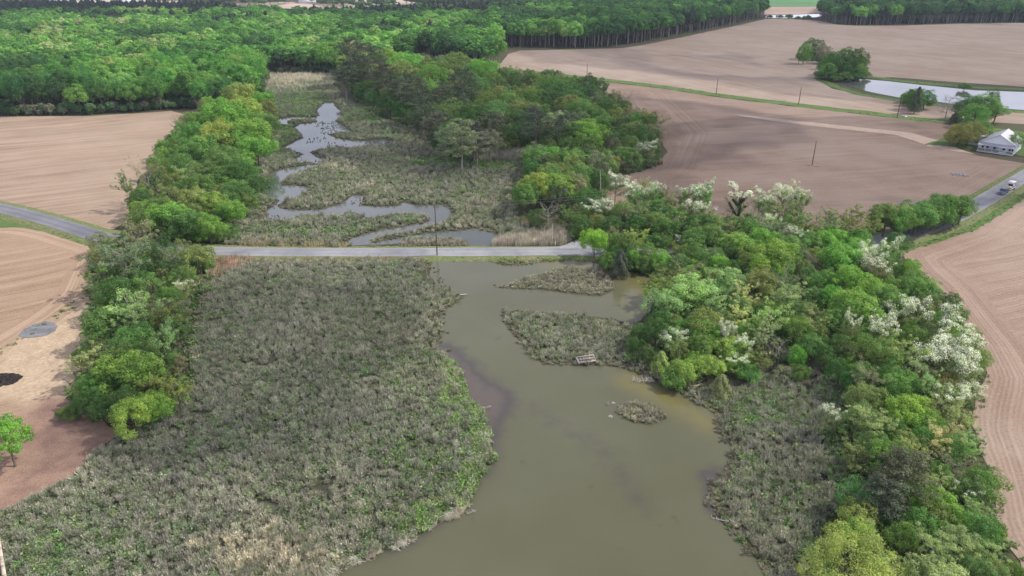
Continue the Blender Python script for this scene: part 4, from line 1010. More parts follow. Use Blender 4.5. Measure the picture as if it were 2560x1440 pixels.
GREENP = [(690, 700, 60, 25, .5), (980, 668, 60, 12, .6), (760, 580, 160, 18, .75), (1000, 545, 80, 10, .6), (1030, 575, 60, 10, .6), (1150, 480, 120, 40, .35), (860, 460, 160, 40, .25), (1000, 600, 60, 10, .5),
          (1000, 330, 200, 26, .7), (760, 260, 110, 60, .9), (720, 330, 70, 70, .95), (1150, 405, 190, 16, 1.3), (1260, 420, 90, 12, 1), (930, 300, 130, 40, .8), (960, 285, 60, 20, 1.2), (940, 280, 60, 20, 1), (770, 450, 60, 30, .3),
          (1060, 1150, 160, 120, .45), (1130, 1050, 90, 110, .5), (980, 1280, 160, 90, .55), (620, 1090, 200, 60, .25), (260, 1330, 260, 80, .35), (1180, 960, 50, 50, .9), (900, 1380, 80, 40, .5),
          (700, 980, 200, 100, .25), (1000, 950, 80, 60, .3), (1380, 840, 120, 50, .35), (1900, 1020, 160, 70, .6), (1850, 1150, 60, 60, .4), (1950, 1260, 100, 60, .45), (560, 800, 80, 40, .35), (140, 1440, 120, 60, .6)]
REDP = [(560, 665, 50, 12, 1), (590, 655, 60, 6, 1), (505, 705, 30, 14, .8), (900, 642, 300, 4, .9), (730, 645, 200, 6, .9)]
STRAWP = [(620, 1380, 190, 60, .8), (750, 1400, 120, 50, .6), (640, 1340, 100, 50, .6), (750, 195, 90, 12, 1), (720, 215, 70, 20, .6), (1240, 388, 90, 12, .9), (930, 1400, 90, 30, .5), (1060, 1330, 60, 50, .5), (800, 440, 200, 40, .35), (1190, 920, 60, 40, .4)]
def marsh_scatter(P, seed, name_prefix, label_tail, edge=None):
    rs = np.random.RandomState(seed)
    gap = np.array([pn(x, y, .16, 31.0) + .5 * pn(x, y, .5, 33.0) for x, y in P]); P = P[(gap > -.42) | (rs.uniform(size=len(P)) < .35)]; n = len(P)
    g = patches(P, GREENP); rd = patches(P, REDP); stw = patches(P, STRAWP)
    nz = np.array([pn(x, y, .09, 1.5) + .6 * pn(x, y, .33, 5.5) for x, y in P])
    wd = np.minimum.reduce([dist_line(P, r, True) for r in WATERS + ISLES])
    u = rs.uniform(size=n)
    isg = (g * .8 + nz * .55 + np.where(PXa(P)[:, 1] < 610, .10, .14)) > u
    tus = (wd < 1.9) & (u < .75) & ~((edge is not None) & (np.zeros(n, bool) if edge is None else dist_line(P, edge) < 8))
    gr = (0.350, 0.335, 0.275)
    out = {'shrub': [], 'green': [], 'tussock': []}
    for i in range(n):
        k = rs.uniform(.8, 1.2); x, y = P[i]
        if tus[i]: out['tussock'].append((x, y, rs.uniform(.8, 1.4), tuple(np.array((0.24, 0.21, 0.15) if rs.uniform() < .6 else (.23, .26, .11)) * k)))
        elif isg[i] and stw[i] < .5:
            c = np.array((0.20, 0.25, 0.115)) if rs.uniform() > g[i] * .7 else np.array((0.19, 0.295, 0.085))
            out['green'].append((x, y, rs.uniform(.8, 1.45), tuple((c + rs.uniform(-.02, .03, 3).clip(-.01, 1)) * k)))
        else:
            c = np.array(gr) * (1 - .22 * nz[i]); b_ = pn(x, y, .035, 44.0); c = c * (1 + .25 * b_) * np.array((1, 1 - .05 * b_, 1 - .10 * b_))
            if rs.uniform() < .30: c = np.array((0.27, 0.30, 0.19))
            if stw[i] > u[i] * .9: c = np.array((0.60, 0.53, 0.42))
            if rd[i] > u[i] * .8: c = np.array((0.48, 0.33, 0.27))
            out['shrub'].append((x, y, rs.uniform(.6, 1.35) * (1 + .35 * max(0, nz[i])), tuple(c * k)))
    return out
def emit(name, lst, protos, label, seed, zs=(.8, 1.25), big=1.0):
    if not lst: return
    rs = np.random.RandomState(seed); n = len(lst)
    scl = [(a[2] * big, a[2] * big, a[2] * big * rs.uniform(*zs)) for a in lst]
    rot = np.column_stack([rs.uniform(-.15, .15, n), rs.uniform(-.15, .15, n), rs.uniform(0, 6.28, n)])
    scatter(name, [(a[0], a[1]) for a in lst], scl, rot, [a[3] for a in lst], rs.randint(0, len(protos), n), protos, label)

regions = [('lower', m_low, .74, .84, 'of the marsh below the road', shoreL), ('islet', m_pen, .74, .84, 'of the peninsula in the creek', None),
           ('bank', m_right, .74, .86, 'of the marsh below the creekside wood', None), ('upper', m_up, 1.15, 1.08, 'of the winding marsh above the road', None)]
for k, (nm, rg, sp, big, tail, ed) in enumerate(regions):
    P = fill(rg, sp, 300 + k, -0.7 if nm == 'upper' else 0.0)
    q = PXa(P); P = P[(q[:, 0] > -120) & (q[:, 0] < 2680) & (q[:, 1] < 1600)]
    o = marsh_scatter(P, 310 + k, nm, tail, ed)
    emit('marsh_shrubs', o['shrub'], TWIG, 'grey twiggy growth ' + tail, 1 + k, big=big)
    emit('marsh_greens', o['green'], GREEN, 'fresh green growth ' + tail, 11 + k, big=big)
    emit('marsh_tussocks', o['tussock'], TUSS, 'dark tussocks along the water ' + tail, 21 + k, big=big)
P = sample(ring("1075 640 1200 640 1330 641 1440 642 1500 650 1580 672 1640 690 1720 735 1700 690 1640 660 1530 645 1500 655 1440 652 1392 652 1350 656 1310 664 1275 666 1232 656 1200 646 1130 646"), .75, 88)
bk = []; bk2 = []
for x, y in P:
    u_ = mnoise.noise(Vector((x * .2, y * .2, 3)))
    if u_ > .05: bk.append((x, y, rnd.uniform(.45, .8), tuple(np.array((0.25, 0.29, 0.12)) * rnd.uniform(.7, 1.2))))
    else: bk2.append((x, y, rnd.uniform(.5, .9), tuple(np.array((0.36, 0.31, 0.22)) * rnd.uniform(.6, 1.2))))
emit('bank_grass', bk, GREEN, 'rough green growth on the bank between road and creek', 71); emit('bank_tussocks', bk2, TUSS, 'brown tussocks on the bank between road and creek', 72)
# the low islands
isl = []
for r, sp in ((I_A, .8), (I_C, .7), (I_U1, 1.3), (I_U2, 1.3), (I_U3, 1.6)):
    P = sample(r, sp, 5); isl.append(P)
P = np.vstack(isl); rs = np.random.RandomState(9); e = []; f = []
for x, y in P:
    if rs.uniform() < .3: f.append((x, y, rs.uniform(.7, 1.1), (0.25, 0.27, 0.14)))
    elif rs.uniform() < .5: f.append((x, y, rs.uniform(.8, 1.3), (0.36, 0.31, 0.24)))
    else: e.append((x, y, rs.uniform(.6, 1.0), tuple(np.array((0.42, 0.39, 0.31)) * rs.uniform(.55, .95))))
emit('island_shrubs', e, TWIG, 'grey twiggy growth on the low islands in the creek', 41)
emit('island_tussocks', f, TUSS, 'brown tussocks covering the low islands in the creek', 42, big=1.25)
# loose tussocks standing in the shallows
lt = []
def around(s, cnt, rx, col_=(0.14, 0.15, 0.07)):
    for x, y in L(s):
        for _ in range(cnt):
            g = G(x + rs.uniform(-rx, rx), y + rs.uniform(-rx, rx) * .45); lt.append((g.x, g.y, rs.uniform(.45, 1.0), col_))
around("1085 675 1095 700 1110 720 1120 730 1100 790 1095 805 1105 830 1095 850 1110 880 1060 700", 9, 16, (0.19, 0.165, 0.12))
around("800 310 810 315 820 322 830 315 815 330 840 335 860 342 780 352 800 350 830 362 850 368 900 366 930 362 960 366 985 362 740 400 790 408", 16, 16, (0.13, 0.15, 0.07))
around("1800 1050 1806 1075 1815 1100 1828 1140 1835 1165 1812 1190 1785 1205 1780 1260 1800 1290 1840 1330 1870 1380", 14, 16, (0.20, 0.175, 0.135))
around("1810 1300 1825 1320 1848 1350", 6, 8, (0.15, 0.24, 0.05))
around("1260 790 1268 800 1245 716 1262 775 1300 856", 6, 9, (0.24, .2, .16))
around("900 500 890 508 690 515 670 540 700 545 640 530", 8, 14, (0.2, .17, .13))
emit('shallow_tussocks', lt, TUSS, 'small dark tussocks standing in the shallows', 43)
# pale reeds
rd = []
def reeds(rg, sp, seed, c, lo=.7, hi=1.15):
    P = sample(rg, sp, seed); r = np.random.RandomState(seed)
    for x, y in P: rd.append((x, y, r.uniform(lo, hi), tuple(np.array(c) * r.uniform(.75, 1.2))))
reeds(ring("1230 618 1290 616 1360 617 1412 617 1420 600 1412 588 1390 586 1340 592 1290 598 1240 606"), .62, 1, (0.50, 0.43, 0.39), .8, 1.25)
reeds(ring("1000 616 1120 617 1180 617 1160 606 1080 600 1000 606"), 1.0, 2, (0.45, 0.39, 0.35), .4, .8)
reeds(ring("600 616 700 620 870 622 868 612 760 606 640 600 600 606"), .95, 3, (0.50, 0.37, 0.24), .4, .75)
reeds(ring("540 648 640 650 600 664 560 690 535 700 520 672"), .7, 4, (0.42, 0.26, 0.21), .5, .85)
reeds(ring("640 650 900 648 1070 650 1070 656 900 653 640 657"), .7, 5, (0.38, 0.25, 0.22), .3, .6)
reeds(ring("656 188 760 187 842 188 845 200 800 206 700 210 660 214"), 1.5, 6, (0.56, 0.50, 0.44), .8, 1.3)
reeds(ring("660 214 720 210 840 212 800 222 690 240 668 232"), 2.2, 7, (0.50, 0.47, 0.40), .6, 1.0)
reeds(ring("1155 388 1200 380 1330 376 1350 392 1280 404 1180 402"), .95, 8, (0.52, 0.47, 0.42), .9, 1.35)
reeds(ring("560 1420 700 1320 800 1340 830 1437 700 1500 540 1500"), .7, 9, (0.42, 0.37, 0.29), .35, .62)
reeds(ring("1020 318 1060 312 1080 330 1060 345"), 1.3, 10, (0.36, 0.28, 0.24), .6, .9)
reeds(ring("1640 690 1700 700 1780 700 1740 660 1660 670"), .9, 11, (0.30, 0.23, 0.19), .6, 1.0)
emit('pale_reeds', rd, REED, 'tall pale reeds bordering the road and the marsh', 51)
# straw thatch washed along the lower shore
P = []
for a, b in zip(L("1166 1265 1140 1290 1092 1305 1060 1335 1000 1368 930 1392 870 1415 820 1445"), L("1140 1290 1092 1305 1060 1335 1000 1368 930 1392 870 1415 820 1445 760 1500")):
    for _ in range(62):
        t = rs.uniform(); g = G(a[0] * (1 - t) + b[0] * t + rs.normal() * 4.5 - 6, a[1] * (1 - t) + b[1] * t + rs.normal() * 3.5 - 4); P.append((g.x, g.y)) if mnoise.noise(Vector((g.x * .45, g.y * .45, 2))) > -.22 else None
def thatch(seed):
    r = np.random.RandomState(seed); V = []; F = []; v = []
    for i in range(16):
        a = r.normal() * .9 + 1.1; l = r.uniform(.6, 1.5); c = r.uniform(-.4, .4, 3); c[2] = r.uniform(.05, .45); d = np.array([math.cos(a), math.sin(a), r.uniform(-.3, .5)]) * l / 2
        s = np.array([-d[1], d[0], 0]) / l * 2 * .022; b = len(V); V += [c - d - s, c - d + s, c + d + s, c + d - s]; F.append((b, b + 1, b + 2, b + 3)); v.append(r.uniform(-1, 1))
    return mk('thatch', V, np.array(F), [M['blade']], fattr={'v': v})
emit('reed_thatch', [(x, y, rs.uniform(.45, 1.1), tuple(np.array((0.46, 0.43, 0.36) if rs.uniform() < .75 else (.34, .26, .18)) * rs.uniform(.7, 1.2))) for x, y in P], [thatch(1), thatch(2), thatch(3)],
     'bleached fallen reeds heaped along the lower shore', 61)
# bright shore grass on the lower bank and green undergrowth beneath the trees
P = sample(m_low, .55, 77); d = dist_line(P, shoreL); P = P[(d < 3.4 + 2.6 * np.array([pn(x, y, .1, 9) for x, y in P]))]
q = PXa(P); P = P[q[:, 1] < 1330]
emit('shore_grass', [(x, y, rs.uniform(.8, 1.5), tuple(np.array((0.22, 0.36, 0.08) if rs.uniform() < .5 else (0.32, 0.37, 0.16)) * rs.uniform(.75, 1.15))) for x, y in P if rs.uniform() < .55], GREEN,
     'bright green grass fringing the lower shore', 62)
ug = []
for s, c in (("500 270 660 250 690 290 690 340 650 400 650 470 600 530 580 600 400 600 340 560 400 400 470 330", .5), ("230 640 300 600 540 640 560 700 500 790 480 960 430 1060 330 1090 200 1050 180 990 220 860", .6),
             ("860 200 960 160 1260 200 1480 230 1640 330 1650 415 1560 440 1440 560 1300 480 1340 400 1080 376 1060 330 900 270", .4),
             ("1440 600 1500 540 1600 560 1800 600 1950 580 2200 575 2240 600 2000 625 1760 645 1600 645 1500 650 1440 620", .6),
             ("1480 650 1760 650 1950 640 2200 618 2250 640 2330 720 2440 880 2450 940 2420 1040 2450 1180 2500 1330 2560 1480 2000 1540 1990 1400 2090 1300 2080 1200 2060 1080 2060 920 1900 900 1700 980 1570 900 1620 780 1640 700 1540 665", .7)):
    P = sample(ring(s), 2.0, len(ug) + 1); P = P[~in_water(P, -.5)]
    dd = np.min(np.stack([np.hypot(P[:, 0] - q_[0], P[:, 1] - q_[1]) for q_ in road[::2]], 0), 0); P = P[dd > 5.2]
    for x, y in P: ug.append((x, y, rs.uniform(1.0, 2.1), tuple(np.array((0.13, 0.21, 0.06) if rs.uniform() < .7 else (0.24, 0.22, 0.14)) * rs.uniform(.7, 1.25))))
emit('undergrowth', ug, GREEN, 'tangled green undergrowth beneath the trees', 63, big=1.25)
# roadside and ditch grass blades
vg = []
for i in range(0, len(road) - 1):
    a = Vector(road[i]); b = Vector(road[i + 1]); d_ = (b - a).normalized(); nn = Vector((-d_.y, d_.x))
    if abs(a.x) > 230 or a.y > 420: continue
    for _ in range(9):
        s_ = rs.choice((-1, 1)); o_ = rs.uniform(3.2, 5.6) * s_; p = a.lerp(b, rs.uniform()) + nn * o_
        vg.append((p.x, p.y, rs.uniform(.35, .75), tuple(np.array((0.21, 0.27, 0.09) if rs.uniform() < .6 else (.42, .36, .24)) * rs.uniform(.7, 1.2)), max(-.08, .45 - max(0, abs(o_) - 3.5) * .24)))
sc_ = scatter('roadside_grass', [(a[0], a[1]) for a in vg], [(a[2],) * 3 for a in vg], [(0, 0, rs.uniform(0, 6.28)) for _ in vg], [a[3] for a in vg], rs.randint(0, 3, len(vg)), GRASS,
              'rough grass growing along both sides of the road', z=[a[4] for a in vg])
dg = []
for ln, w in ((ditch, 9), (ring("2046 183 2052 200 2088 217 2150 236 2250 252 2330 262 2440 273 2560 280"), 6), (ring("2170 192 2230 200 2320 209 2440 219 2560 223"), 8), (edge_rl, 2.2), (edge_ll[2:], 2)):
    l = subdiv(ln, 1.0, 0, 0, closed=False)
    for (ax, ay), (bx, by) in zip(l[:-1], l[1:]):
        n_ = max(1, int(math.hypot(bx - ax, by - ay) * 1.2))
        for _ in range(n_):
            t = rs.uniform(); dg.append((ax + (bx - ax) * t + rs.uniform(-w, w) / 2, ay + (by - ay) * t + rs.uniform(-w, w) / 2, rs.uniform(.6, 1.5), tuple(np.array((0.15, 0.24, 0.06)) * rs.uniform(.7, 1.3))))
emit('ditch_tufts', dg, GRASS, 'green tufts along the ditch, the pond banks and field edges', 64)

# ------------------------------------------------------------------ built things
def box(a, c, s, m=0, rz=0.0, rx=0.0, ry=0.0):
    V = np.array([(x, y, z) for x in (-.5, .5) for y in (-.5, .5) for z in (-.5, .5)]) * np.array(s)
    Rm = np.array(Matrix.Rotation(rz, 3, 'Z') @ Matrix.Rotation(ry, 3, 'Y') @ Matrix.Rotation(rx, 3, 'X'))
    V = V @ Rm.T + np.array(c)
    a.add(V, [(0, 1, 3, 2), (4, 6, 7, 5), (0, 4, 5, 1), (2, 3, 7, 6), (0, 2, 6, 4), (1, 5, 7, 3)], m)
def part(name, acc, mats, parent=None): return ob(name, acc.mesh(name, mats), parent)
def poly(a, V, F, m=0):
    for f in F:
        if len(f) == 3: f = (f[0], f[1], f[2], f[2])
        a.add(np.array([V[i] for i in f]), [(0, 1, 2, 3)], m)
M['pole'] = simple('pole_wood', (0.12, 0.09, 0.07), .9, .1, .3, 3); M['pale_pole'] = simple('pale_pole', (0.50, 0.50, 0.44), .7, .3, .12)
M['metal'] = simple('grey_metal', (0.35, 0.36, 0.37), .45, .5, .1, 3, .6); M['cable'] = simple('cable', (0.25, 0.25, 0.25), .6)
M['ceramic'] = simple('ceramic', (0.45, 0.43, 0.4), .3, .5)
def utility_pole(px, py, h, lab, group=None, arms=False, r=.17, zb=0.0, mat='pole'):
    g = G(px, py, zb); root = empty('utility_pole', (g.x, g.y, zb - .1)); a = Acc(); rs = np.random.RandomState(int(px))
    V, F = tube([(0, 0, -.3), (.02, 0, h * .5), (.0, .03, h)], [r, r * .85, r * .62], 10); a.add(V, F); part('shaft', a, [M[mat]], root)
    c = Acc(); V, F = tube([(0, 0, h), (0, 0, h + .22)], [.07, .04], 8); c.add(V, F); V, F = tube([(.16, 0, h - .55), (.24, 0, h - .5)], [.06, .05], 8); c.add(V, F); part('insulator', c, [M['ceramic']], root)
    if arms:
        b = Acc(); box(b, (0, .14, h - .7), (.12, .12, 1.0)); part('bracket', b, [M['metal']], root)
    tag(root, lab, 'utility pole', group); return g
gp = 'utility poles along the ditch'
utility_pole(2030, 413, 9.3, 'lone dark utility pole standing in the brown ploughed field')
utility_pole(1467, 194, 9.0, 'utility pole on the ditch beside the mixed grove', gp, r=.2)
utility_pole(1790, 237, 9.0, 'utility pole second along the grassy ditch from the grove', gp, r=.2)
utility_pole(1996, 262, 9.4, 'utility pole third along the grassy ditch from the grove', gp, r=.2)
utility_pole(2243, 291, 9.4, 'utility pole on the ditch closest to the white house', gp, r=.2)
gA = utility_pole(1093, 641, 14.2, 'tall brown utility pole between the road and the open creek', arms=True, zb=.2)
utility_pole(1380, 614, 6.2, 'short pale pole standing in the reeds beside the road', r=.13, mat='pale_pole')
g = G(1388, 618); a = Acc(); box(a, (0, 0, .55), (.28, .28, 1.15)); box(a, (0, 0, 1.16), (.36, .36, .1)); o = part('marker_post', a, [M['pale_pole']]); o.location = (g.x, g.y, .3); tag(o, 'small pale marker post at the corner of the gravel lane', 'post')
gB = G(1480, 465, 11)
for dz, k in ((13.9, 0), (13.2, 1)):
    a = Acc(); A0 = np.array((gA.x, gA.y, dz)); B0 = np.array((gB.x + 60, gB.y + 14, dz - 3)); pts = [A0 + (B0 - A0) * t - np.array((0, 0, 4 * 1.3 * t * (1 - t))) for t in np.linspace(0, 1, 25)]
    V, F = tube(pts, [.018] * 25, 4); a.add(V, F); o = part('power_line', a, [M['cable']]); tag(o, ('upper' if k == 0 else 'lower') + ' of the two thin wires running from the tall roadside pole', 'cable', 'wires from the roadside pole')

# rubble and stones at the foot of the field pole, old brick heap in the field
M['rock'] = simple('rock', (0.30, 0.28, 0.27), .95, .1, .35, 4)
def rock(x, y, r, lab, cat, group=None, seed=0, m='rock', flat=.55, name='rock'):
    rs = np.random.RandomState(seed); n = 14; e = []
    import bmesh
    bm = bmesh.new(); bmesh.ops.create_icosphere(bm, subdivisions=2, radius=1)
    for v in bm.verts:
        k = 1 + .28 * mnoise.noise(v.co * 1.7 + Vector((seed, 0, 0))) + .1 * mnoise.noise(v.co * 5); v.co = Vector((v.co.x * r * k, v.co.y * r * k * .85, v.co.z * r * k * flat))
    me = bpy.data.meshes.new(name); bm.to_mesh(me); bm.free(); me.materials.append(M[m]); o = ob(name, me, None, (x, y, r * flat * .3)); tag(o, lab, cat, group); return o
g = G(2037, 414)
for i, (dx, dy, r) in enumerate(((1.2, -.4, .55), (2.0, -1.1, .4), (.4, -1.0, .35), (-1.4, .4, .4))):
    rock(g.x + dx - .8, g.y + dy, r, 'pale stone heaped around the foot of the lone field pole', 'stone', 'stones at the field pole', 5 + i)
g = G(2400, 437)
for i in range(26):
    a_ = i * 2.4; q_ = math.sqrt(i / 26)
    rock(g.x + math.cos(a_) * q_ * 3.2, g.y + math.sin(a_) * q_ * 2.6, rnd.uniform(.25, .6), 'broken stone in the grey rubble ring of the brown field', 'stone', 'stones of the rubble ring', 30 + i)
# mound of dark compost
g = G(8, 950)
import bmesh
bm = bmesh.new(); bmesh.ops.create_grid(bm, x_segments=60, y_segments=60, size=1)
for v in bm.verts:
    r = math.hypot(v.co.x, v.co.y) * (1 + .25 * mnoise.noise(v.co.normalized() * 1.5)) + .1 * mnoise.noise(v.co * 6); h = max(0, 1 - r ** 2 * 1.25) ** .7; k = mnoise.noise(v.co * 4) * .35 + mnoise.noise(v.co * 14) * .16
    v.co = Vector((v.co.x * 3.0, v.co.y * 2.9, -.12 + h * (.9 + k) if h > 0 else -.3))
me = bpy.data.meshes.new('compost_heap'); bm.to_mesh(me); bm.free(); me.materials.append(simple('compost', (0.035, 0.030, 0.028), .98, .05, .6, 3)); o = ob('compost_heap', me, None, (g.x, g.y, 0)); tag(o, 'low dark heap of compost on the straw-coloured clearing', 'heap')
# stranded wooden dock frame
M['weathered'] = simple('weathered_wood', (0.42, 0.36, 0.33), .9, .1, .25, 4)
A0 = G(1447, 913, .1); B0 = G(1489, 907, .1); ang = math.atan2(B0.y - A0.y, B0.x - A0.x); w_ = (B0 - A0).length; root = empty('dock_frame', ((A0.x + B0.x) / 2, (A0.y + B0.y) / 2 + .1, .15), ang)
a = Acc(); 
for y_ in (0, .75, 1.5): box(a, (0, y_, .35 + y_ * .25), (w_, .14, .26), rx=.16)
part('long_beam', a, [M['weathered']], root); a = Acc()
box(a, (-w_ / 2, .75, .5), (.16, 1.85, .28), rx=.24); box(a, (w_ / 2, .75, .5), (.16, 1.85, .28), rx=.24); part('end_beam', a, [M['weathered']], root)
a = Acc()
for k in range(5): box(a, (-w_ * .36 + k * w_ * .18, 1.1, .56), (.09, .7, .2), rx=.24); 
part('joist', a, [M['pole']], root); a = Acc(); box(a, (0, 1.12, .50), (w_ * .94, .5, .05), rx=.24); box(a, (0, .36, .34), (w_ * .94, .42, .05), rx=.24); part('deck_board', a, [M['weathered']], root)
a = Acc(); V, F = tube([(w_ / 2, .0, .3), (w_ / 2 + .9, -.7, -.1)], [.07, .05], 6); a.add(V, F); part('prop', a, [M['deadwood']], root)
tag(root, 'weathered wooden dock frame stranded on the edge of the peninsula', 'dock')
# fallen dead tree in the water
def deadfall(px0, py0, px1, py1, lab, n, blen, seed, cat='dead tree', name='fallen_tree', r=.09):
    A0 = np.array(G(px0, py0, .15)); B0 = np.array(G(px1, py1, .35)); rs = np.random.RandomState(seed); a = Acc(); pts = limb_path(A0, B0, rs, .04, 6)
    V, F = tube(pts, np.linspace(r * .3, r, 7), 6); a.add(V, F); d = B0 - A0; d /= np.linalg.norm(d); sd = np.array([-d[1], d[0], 0])
    for i in range(n):
        t = .08 + .9 * i / n; s = A0 + (B0 - A0) * t; sgn = (-1) ** i
        e = s + sd * sgn * blen * rs.uniform(.5, 1.1) - d * blen * rs.uniform(0, .6) + np.array([0, 0, rs.uniform(-.1, .7) * blen])
        V, F = tube(limb_path(s, e, rs, .15, 3), [.035, .028, .018, .01], 4); a.add(V, F)
        e2 = (s + e) / 2 + rs.normal(size=3) * blen * .35; V, F = tube([(s + e) / 2, e2], [.02, .008], 3); a.add(V, F)
    o = part(name, a, [M['deadwood']]); tag(o, lab, cat)
deadfall(1577, 950, 1636, 952, 'bleached fallen tree with many bare branches lying in the creek', 40, .95, 4)
deadfall(1170, 735, 1150, 737, 'short pale driftwood snag at the tip of the marsh point', 4, .5, 5, 'driftwood', 'driftwood', .12)
deadfall(1776, 1292, 1822, 1303, 'thin driftwood log lying along the bank of the marsh', 7, .4, 6, 'driftwood', 'driftwood', .07)
deadfall(1213, 1020, 1228, 1014, 'small pale branch on the mud beside the bright shore grass', 5, .3, 7, 'driftwood', 'driftwood', .05)
deadfall(1166, 1283, 1190, 1275, 'broken reed stems and branch off the lower shore', 10, .35, 8, 'driftwood', 'driftwood', .05)
deadfall(1242, 716, 1272, 714, 'dark log at the pointed tip of the long low island', 5, .35, 9, 'driftwood', 'driftwood', .1)
for i, (x, y) in enumerate(((1520, 1012), (1526, 1042), (1533, 1008))):
    g = G(x, y); o = ob('reed_clump', TUSS[0] if i else REED[0], None, (g.x, g.y, 0)); s_ = (.5, .8, .7)[i]; o.scale = (s_ * 1.2, s_ * 1.2, s_ * .55)
    me2 = o.data.copy(); me2.materials[0] = M['deadwood']; o.data = me2
    tag(o, ('pale reed clump in open water west of the tiny island, largest of three', 'pale reed clump in open water below the tiny island', 'pale reed clump in open water, closest to the tiny island')[i], 'reeds', 'reed clumps in open water')
g = G(1298, 858); o = ob('reed_clump', me2, None, (g.x, g.y, 0)); o.scale = (.8, .8, .8); tag(o, 'bleached reed clump on the west edge of the peninsula', 'reeds')
# boardwalk at the lower corner
A0 = np.array(G(-14, 1290, 1.1)); B0 = np.array(G(16, 1470, 1.1)); d = B0 - A0; ln = np.linalg.norm(d[:2]); ang = math.atan2(d[1], d[0]); root = empty('boardwalk', (A0[0], A0[1], 0), ang)
M['plank'] = simple('plank', (0.55, 0.46, 0.36), .85, .15, .2, 3); M['plank_shade'] = simple('timber', (0.42, 0.27, 0.15), .85, .15, .2, 3)  # darker timber tone puts the rail's shadow side into its colour
a = Acc()
for k in range(8): box(a, (k * 1.85 + .8, 0, 1.1), (1.82, .42, .06))
part('rail_cap', a, [M['plank']], root); a = Acc(); box(a, (6.5, -.32, .82), (15, .05, .22)); part('rail_board', a, [M['plank_shade']], root)
a = Acc(); box(a, (6.5, -1.15, .30), (15, 1.5, .06)); part('deck', a, [M['plank_shade']], root)
for k in range(6):
    a = Acc(); box(a, (k * 2.6 + .4, 0, .5), (.14, .14, 1.15)); part('post', a, [M['plank_shade']], root)
tag(root, 'weathered timber boardwalk rail at the lower corner of the marsh', 'boardwalk')

# farmhouse
A0 = G(2442, 377); B0 = G(2531, 390); ang = math.atan2(B0.y - A0.y, B0.x - A0.x); W_ = (B0 - A0).length * 1.0
root = empty('farmhouse', (A0.x, A0.y, 0), ang)
M['siding'] = simple('white_siding', (0.72, 0.76, 0.78), .7, .3, .04, 2); M['roof'] = simple('metal_roof', (0.66, 0.64, 0.68), .45, .4, .06, 1)
M['roof_dark'] = simple('roof_grey_shaded', (0.36, 0.36, 0.40), .6, .3, .1, 1); M['glass'] = simple('window_glass', (0.02, 0.025, 0.03), .1, .6, .1); M['lattice'] = simple('lattice', (0.20, 0.19, 0.18), .9, .1, .3, 5)
D_ = 17.0; E_ = 3.4; RG = 6.9; PD = 2.4
a = Acc(); poly(a, [(0, PD, 0), (W_, PD, 0), (W_, PD, E_), (W_ / 2, PD, RG), (0, PD, E_), (0, D_, 0), (W_, D_, 0), (W_, D_, E_), (W_ / 2, D_, RG), (0, D_, E_)],
                [(0, 1, 2, 4), (4, 2, 3), (5, 9, 7, 6), (9, 8, 7), (0, 4, 9, 5), (1, 6, 7, 2)]); part('wall', a, [M['siding']], root)
for sg, nm in ((0, 'roof'), (1, 'roof')):
    a = Acc(); th = .12
    x0, x1 = (-.5, W_ / 2) if sg == 0 else (W_ / 2, W_ + .5); z0, z1 = (E_ - .25, RG + .05) if sg == 0 else (RG + .05, E_ - .25)
    q = [(x0, PD - .5, z0), (x1, PD - .5, z1), (x1, D_ + .4, z1), (x0, D_ + .4, z0)]; q2 = [(x, y, z + th) for x, y, z in q]
    poly(a, q + q2, [(0, 1, 2, 3), (4, 7, 6, 5), (0, 4, 5, 1), (1, 5, 6, 2), (2, 6, 7, 3), (3, 7, 4, 0)]); part('roof', a, [M['roof' if sg else 'roof_dark']], root)  # slope turned from the sun is coloured darker, its shade painted in
a = Acc(); q = [(-.3, -.3, 2.55), (W_ + .3, -.3, 2.55), (W_ + .3, PD - .003, 3.25), (-.3, PD - .003, 3.25)]; q2 = [(x, y, z + .1) for x, y, z in q]
poly(a, q + q2, [(0, 1, 2, 3), (4, 7, 6, 5), (0, 4, 5, 1), (1, 5, 6, 2), (2, 6, 7, 3), (3, 7, 4, 0)]); pr = part('porch_roof', a, [M['roof_dark']], root)
a = Acc(); box(a, (W_ / 2, PD / 2, .5), (W_, PD - .02, .12)); box(a, (W_ / 2, -.1, .12), (W_ + .4, .5, .2)); part('porch_floor', a, [M['siding']], root)
for k in range(6):
    a = Acc(); box(a, (.1 + k * (W_ - .2) / 5, .06, 1.55), (.16, .16, 2.1)); part('porch_post', a, [M['siding']], root)
a = Acc()
for k in range(5):
    if k != 3: box(a, (.1 + (k + .5) * (W_ - .2) / 5, .06, .95), ((W_ - .2) / 5 - .2, .05, .75))
part('porch_railing', a, [M['lattice']], root)
for xx in (.10, .24, .44, .70, .86, .94):
    a = Acc(); box(a, (W_ * xx, PD - .03, 1.75), (.95, .06, 1.3)); w = part('window', a, [M['siding']], root); a = Acc(); box(a, (W_ * xx, PD - .07, 1.75), (.78, .04, 1.12)); part('pane', a, [M['glass']], w)
a = Acc(); box(a, (W_ * .59, PD - .04, 1.6), (1.0, .07, 2.05)); part('door', a, [M['siding']], root)
a = Acc(); poly(a, [(W_ * .5 - 2.5, D_ - 7, 4), (-6.5, D_ - 7, 3.2), (-6.5, D_ - 1, 3.2), (W_ * .5 - 2.5, D_ - 1, 4), (-6.5, D_ - 7, 0), (-6.5, D_ - 1, 0), (.1, D_ - 7, 0), (.1, D_ - 1, 0), (.1, D_ - 7, 3.9), (.1, D_ - 1, 3.9)],
                [(4, 6, 8, 1), (4, 1, 2, 5), (5, 2, 9, 7)]); part('side_wing', a, [M['siding']], root)
